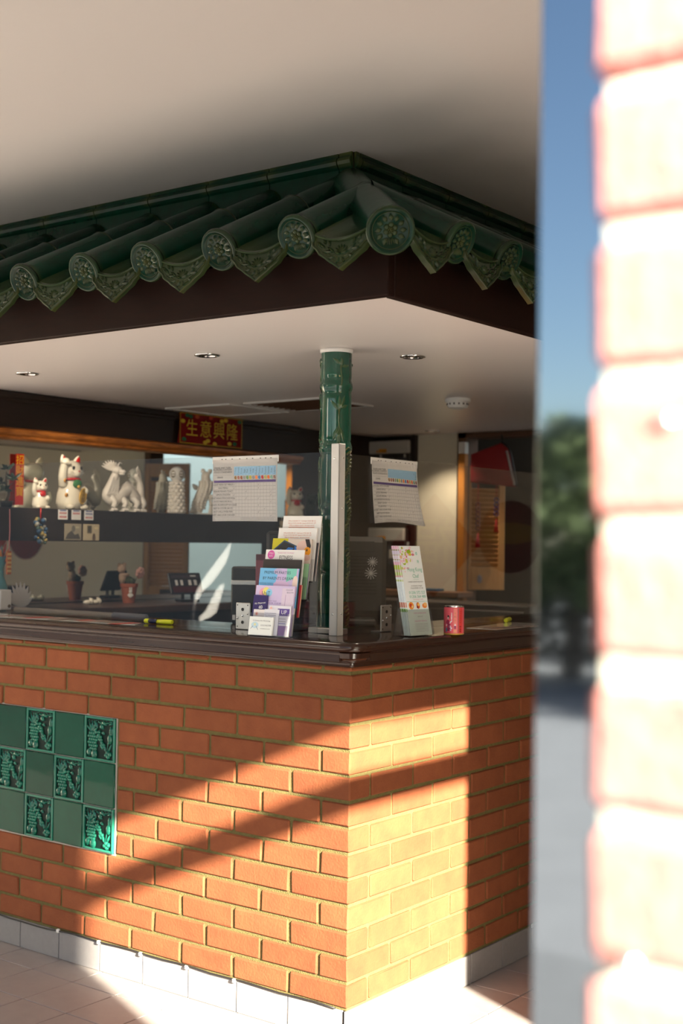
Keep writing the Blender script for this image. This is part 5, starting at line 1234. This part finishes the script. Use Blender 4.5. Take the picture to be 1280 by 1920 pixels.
# ================================================================== OUTSIDE: trees across the car park (seen in the jamb)
def tree(label, x, y, h, cr, seed, low=.3):
    t = thing('tree', label, 'tree', (x, y, -.03), group='trees across the car park'); rn = random.Random(seed)
    bm = B(); tube(bm, spline([(0, 0, 0), (.1, .05, h*.3), (-.05, 0, h*.6), (0, 0, h*.85)], 5), lerp_list([.14, .10, .05, .02], 16), 8); obj('trunk', bm, BARK, t)
    bm = B()
    for k in range(1500):
        a = rn.uniform(0, 2*pi); q = rn.random()**.5; zz = rn.uniform(low, 1)
        rr = cr*q*math.sin(min(1, (1.04-zz)*2.2)*pi/2); p = Vector((rr*math.cos(a), rr*math.sin(a), h*zz)); s = rn.uniform(.10, .22)
        d = Vector((rn.uniform(-1, 1), rn.uniform(-1, 1), rn.uniform(-.6, .6))).normalized(); e = d.orthogonal().normalized()
        bm.faces.new([bm.verts.new(p+v) for v in (d*s, e*s*.5, -d*s, -e*s*.5)])
    tag(obj('foliage', bm, LEAF, t), kind='stuff')
tl_ = ['tall dark tree in the middle of the row', 'rounded tree at the building end of the row', 'low spreading tree beside the tall dark tree', 'tallest leafy tree of the row, beyond the spreading tree', 'tree at the far end of the row from the building', 'small slim tree in front of the rounded tree']
for k, (x, y, h, cr) in enumerate(((-4.6, -14.6, 2.9, 1.4), (-7.3, -14.8, 2.7, 1.15), (-1.6, -14.8, 2.4, 1.4), (1.6, -14.8, 3.2, 1.5), (4.6, -14.6, 2.6, 1.3), (-6.1, -13.0, 1.9, .5))): tree(tl_[k], x, y, h, cr, k)
A_ = [(-.121, 1.447), (-.109, 1.37), (-.083, 1.285), (-.022, 1.199), (.03, 1.131), (.099, 1.063), (.168, .962), (.16, 1.047), (.126, 1.114), (.066, 1.207), (.006, 1.284), (-.055, 1.361)]
B_ = [(-.05, 1.127), (-.034, 1.055), (-.008, .97), (.017, .894), (.069, .86), (.139, .836), (.153, .861), (.097, .911), (.054, .996), (.02, 1.063), (-.015, 1.11)]  # outlines of unseen blades, added only for white reflections in the left panel
for lb, P_, y_, k in (('added longer white blade shaped pennant, mirrored in the left screen panel', A_, 0, 6), ('added shorter white blade shaped pennant under the longer one, mirrored in screen', B_, -.07, 5)):
    t = thing('reflector', lb, 'reflector', (-4.7, -4.2, 0), (0, 0, R(120)), 'added white reflectors outside the doorway')
    bm = B(); prism(bm, P_, y_, y_+.012); obj('blade_sheet', bm, mat('white_reflector', (.82, .82, .80, 1), .6), t)
    bm = B(); tube(bm, [(P_[k][0], y_+.02, -.012), (P_[k][0], y_+.02, P_[k][1]+.03)], .010, 10); tube(bm, [(P_[k][0], y_+.02, P_[k][1]+.03), (P_[0][0], y_+.02, P_[0][1]-.03)], .006, 8); obj('pole', bm, STEEL, t)
    bm = B(); lathe(bm, [(.09, -.012), (.09, .002), (.02, .012)], 20, center=(P_[k][0], y_+.02, 0)); obj('foot', bm, DGREY, t)
t = thing('reflected_building', 'long pale rendered building added across the car park, mirrored in the screen', 'building', (-20, -16, -.03))
bm = B(); box(bm, (-16, -3, 0), (11, 3, 5.2)); obj('wall', bm, mat('pale_render', (.50, .48, .45, 1), .9), t)  # unseen building added to give the left panel an even grey reflection
bm = B(); prism(bm, [(-16.3, 5.2), (11.3, 5.2), (10.5, 6.6), (-15.5, 6.6)], -3.3, 3.3); obj('roof', bm, mat('slate', (.06, .06, .07, 1), .8), t)
for k in range(7):
    bm = B(); box(bm, (-14+3.4*k, 2.98, 2.9), (-12.6+3.4*k, 3.03, 4.3), bev=.02); f_ = obj('window', bm, WHITE, t)
    bm = B(); box(bm, (-13.9+3.4*k, 3.02, 3.0), (-12.7+3.4*k, 3.04, 4.2)); obj('pane', bm, DGREY, f_)
t = thing('hedge', 'long dark clipped hedge behind the trees across the car park', 'hedge', (.8, -17.4, -.03))
bm = B(); rn = random.Random(6)
for k in range(7000):
    p = Vector((rn.uniform(-8.5, 8.5), rn.uniform(-.6, .6), rn.uniform(0, 1.25))); s = rn.uniform(.08, .18)
    d = Vector((rn.uniform(-1, 1), rn.uniform(-1, 1), rn.uniform(-1, 1))).normalized(); e = d.orthogonal().normalized()
    bm.faces.new([bm.verts.new(p+v) for v in (d*s, e*s*.5, -d*s, -e*s*.5)])
tag(obj('foliage', bm, mat('hedge_leaf', (.030, .040, .024, 1), .6), t), kind='stuff')
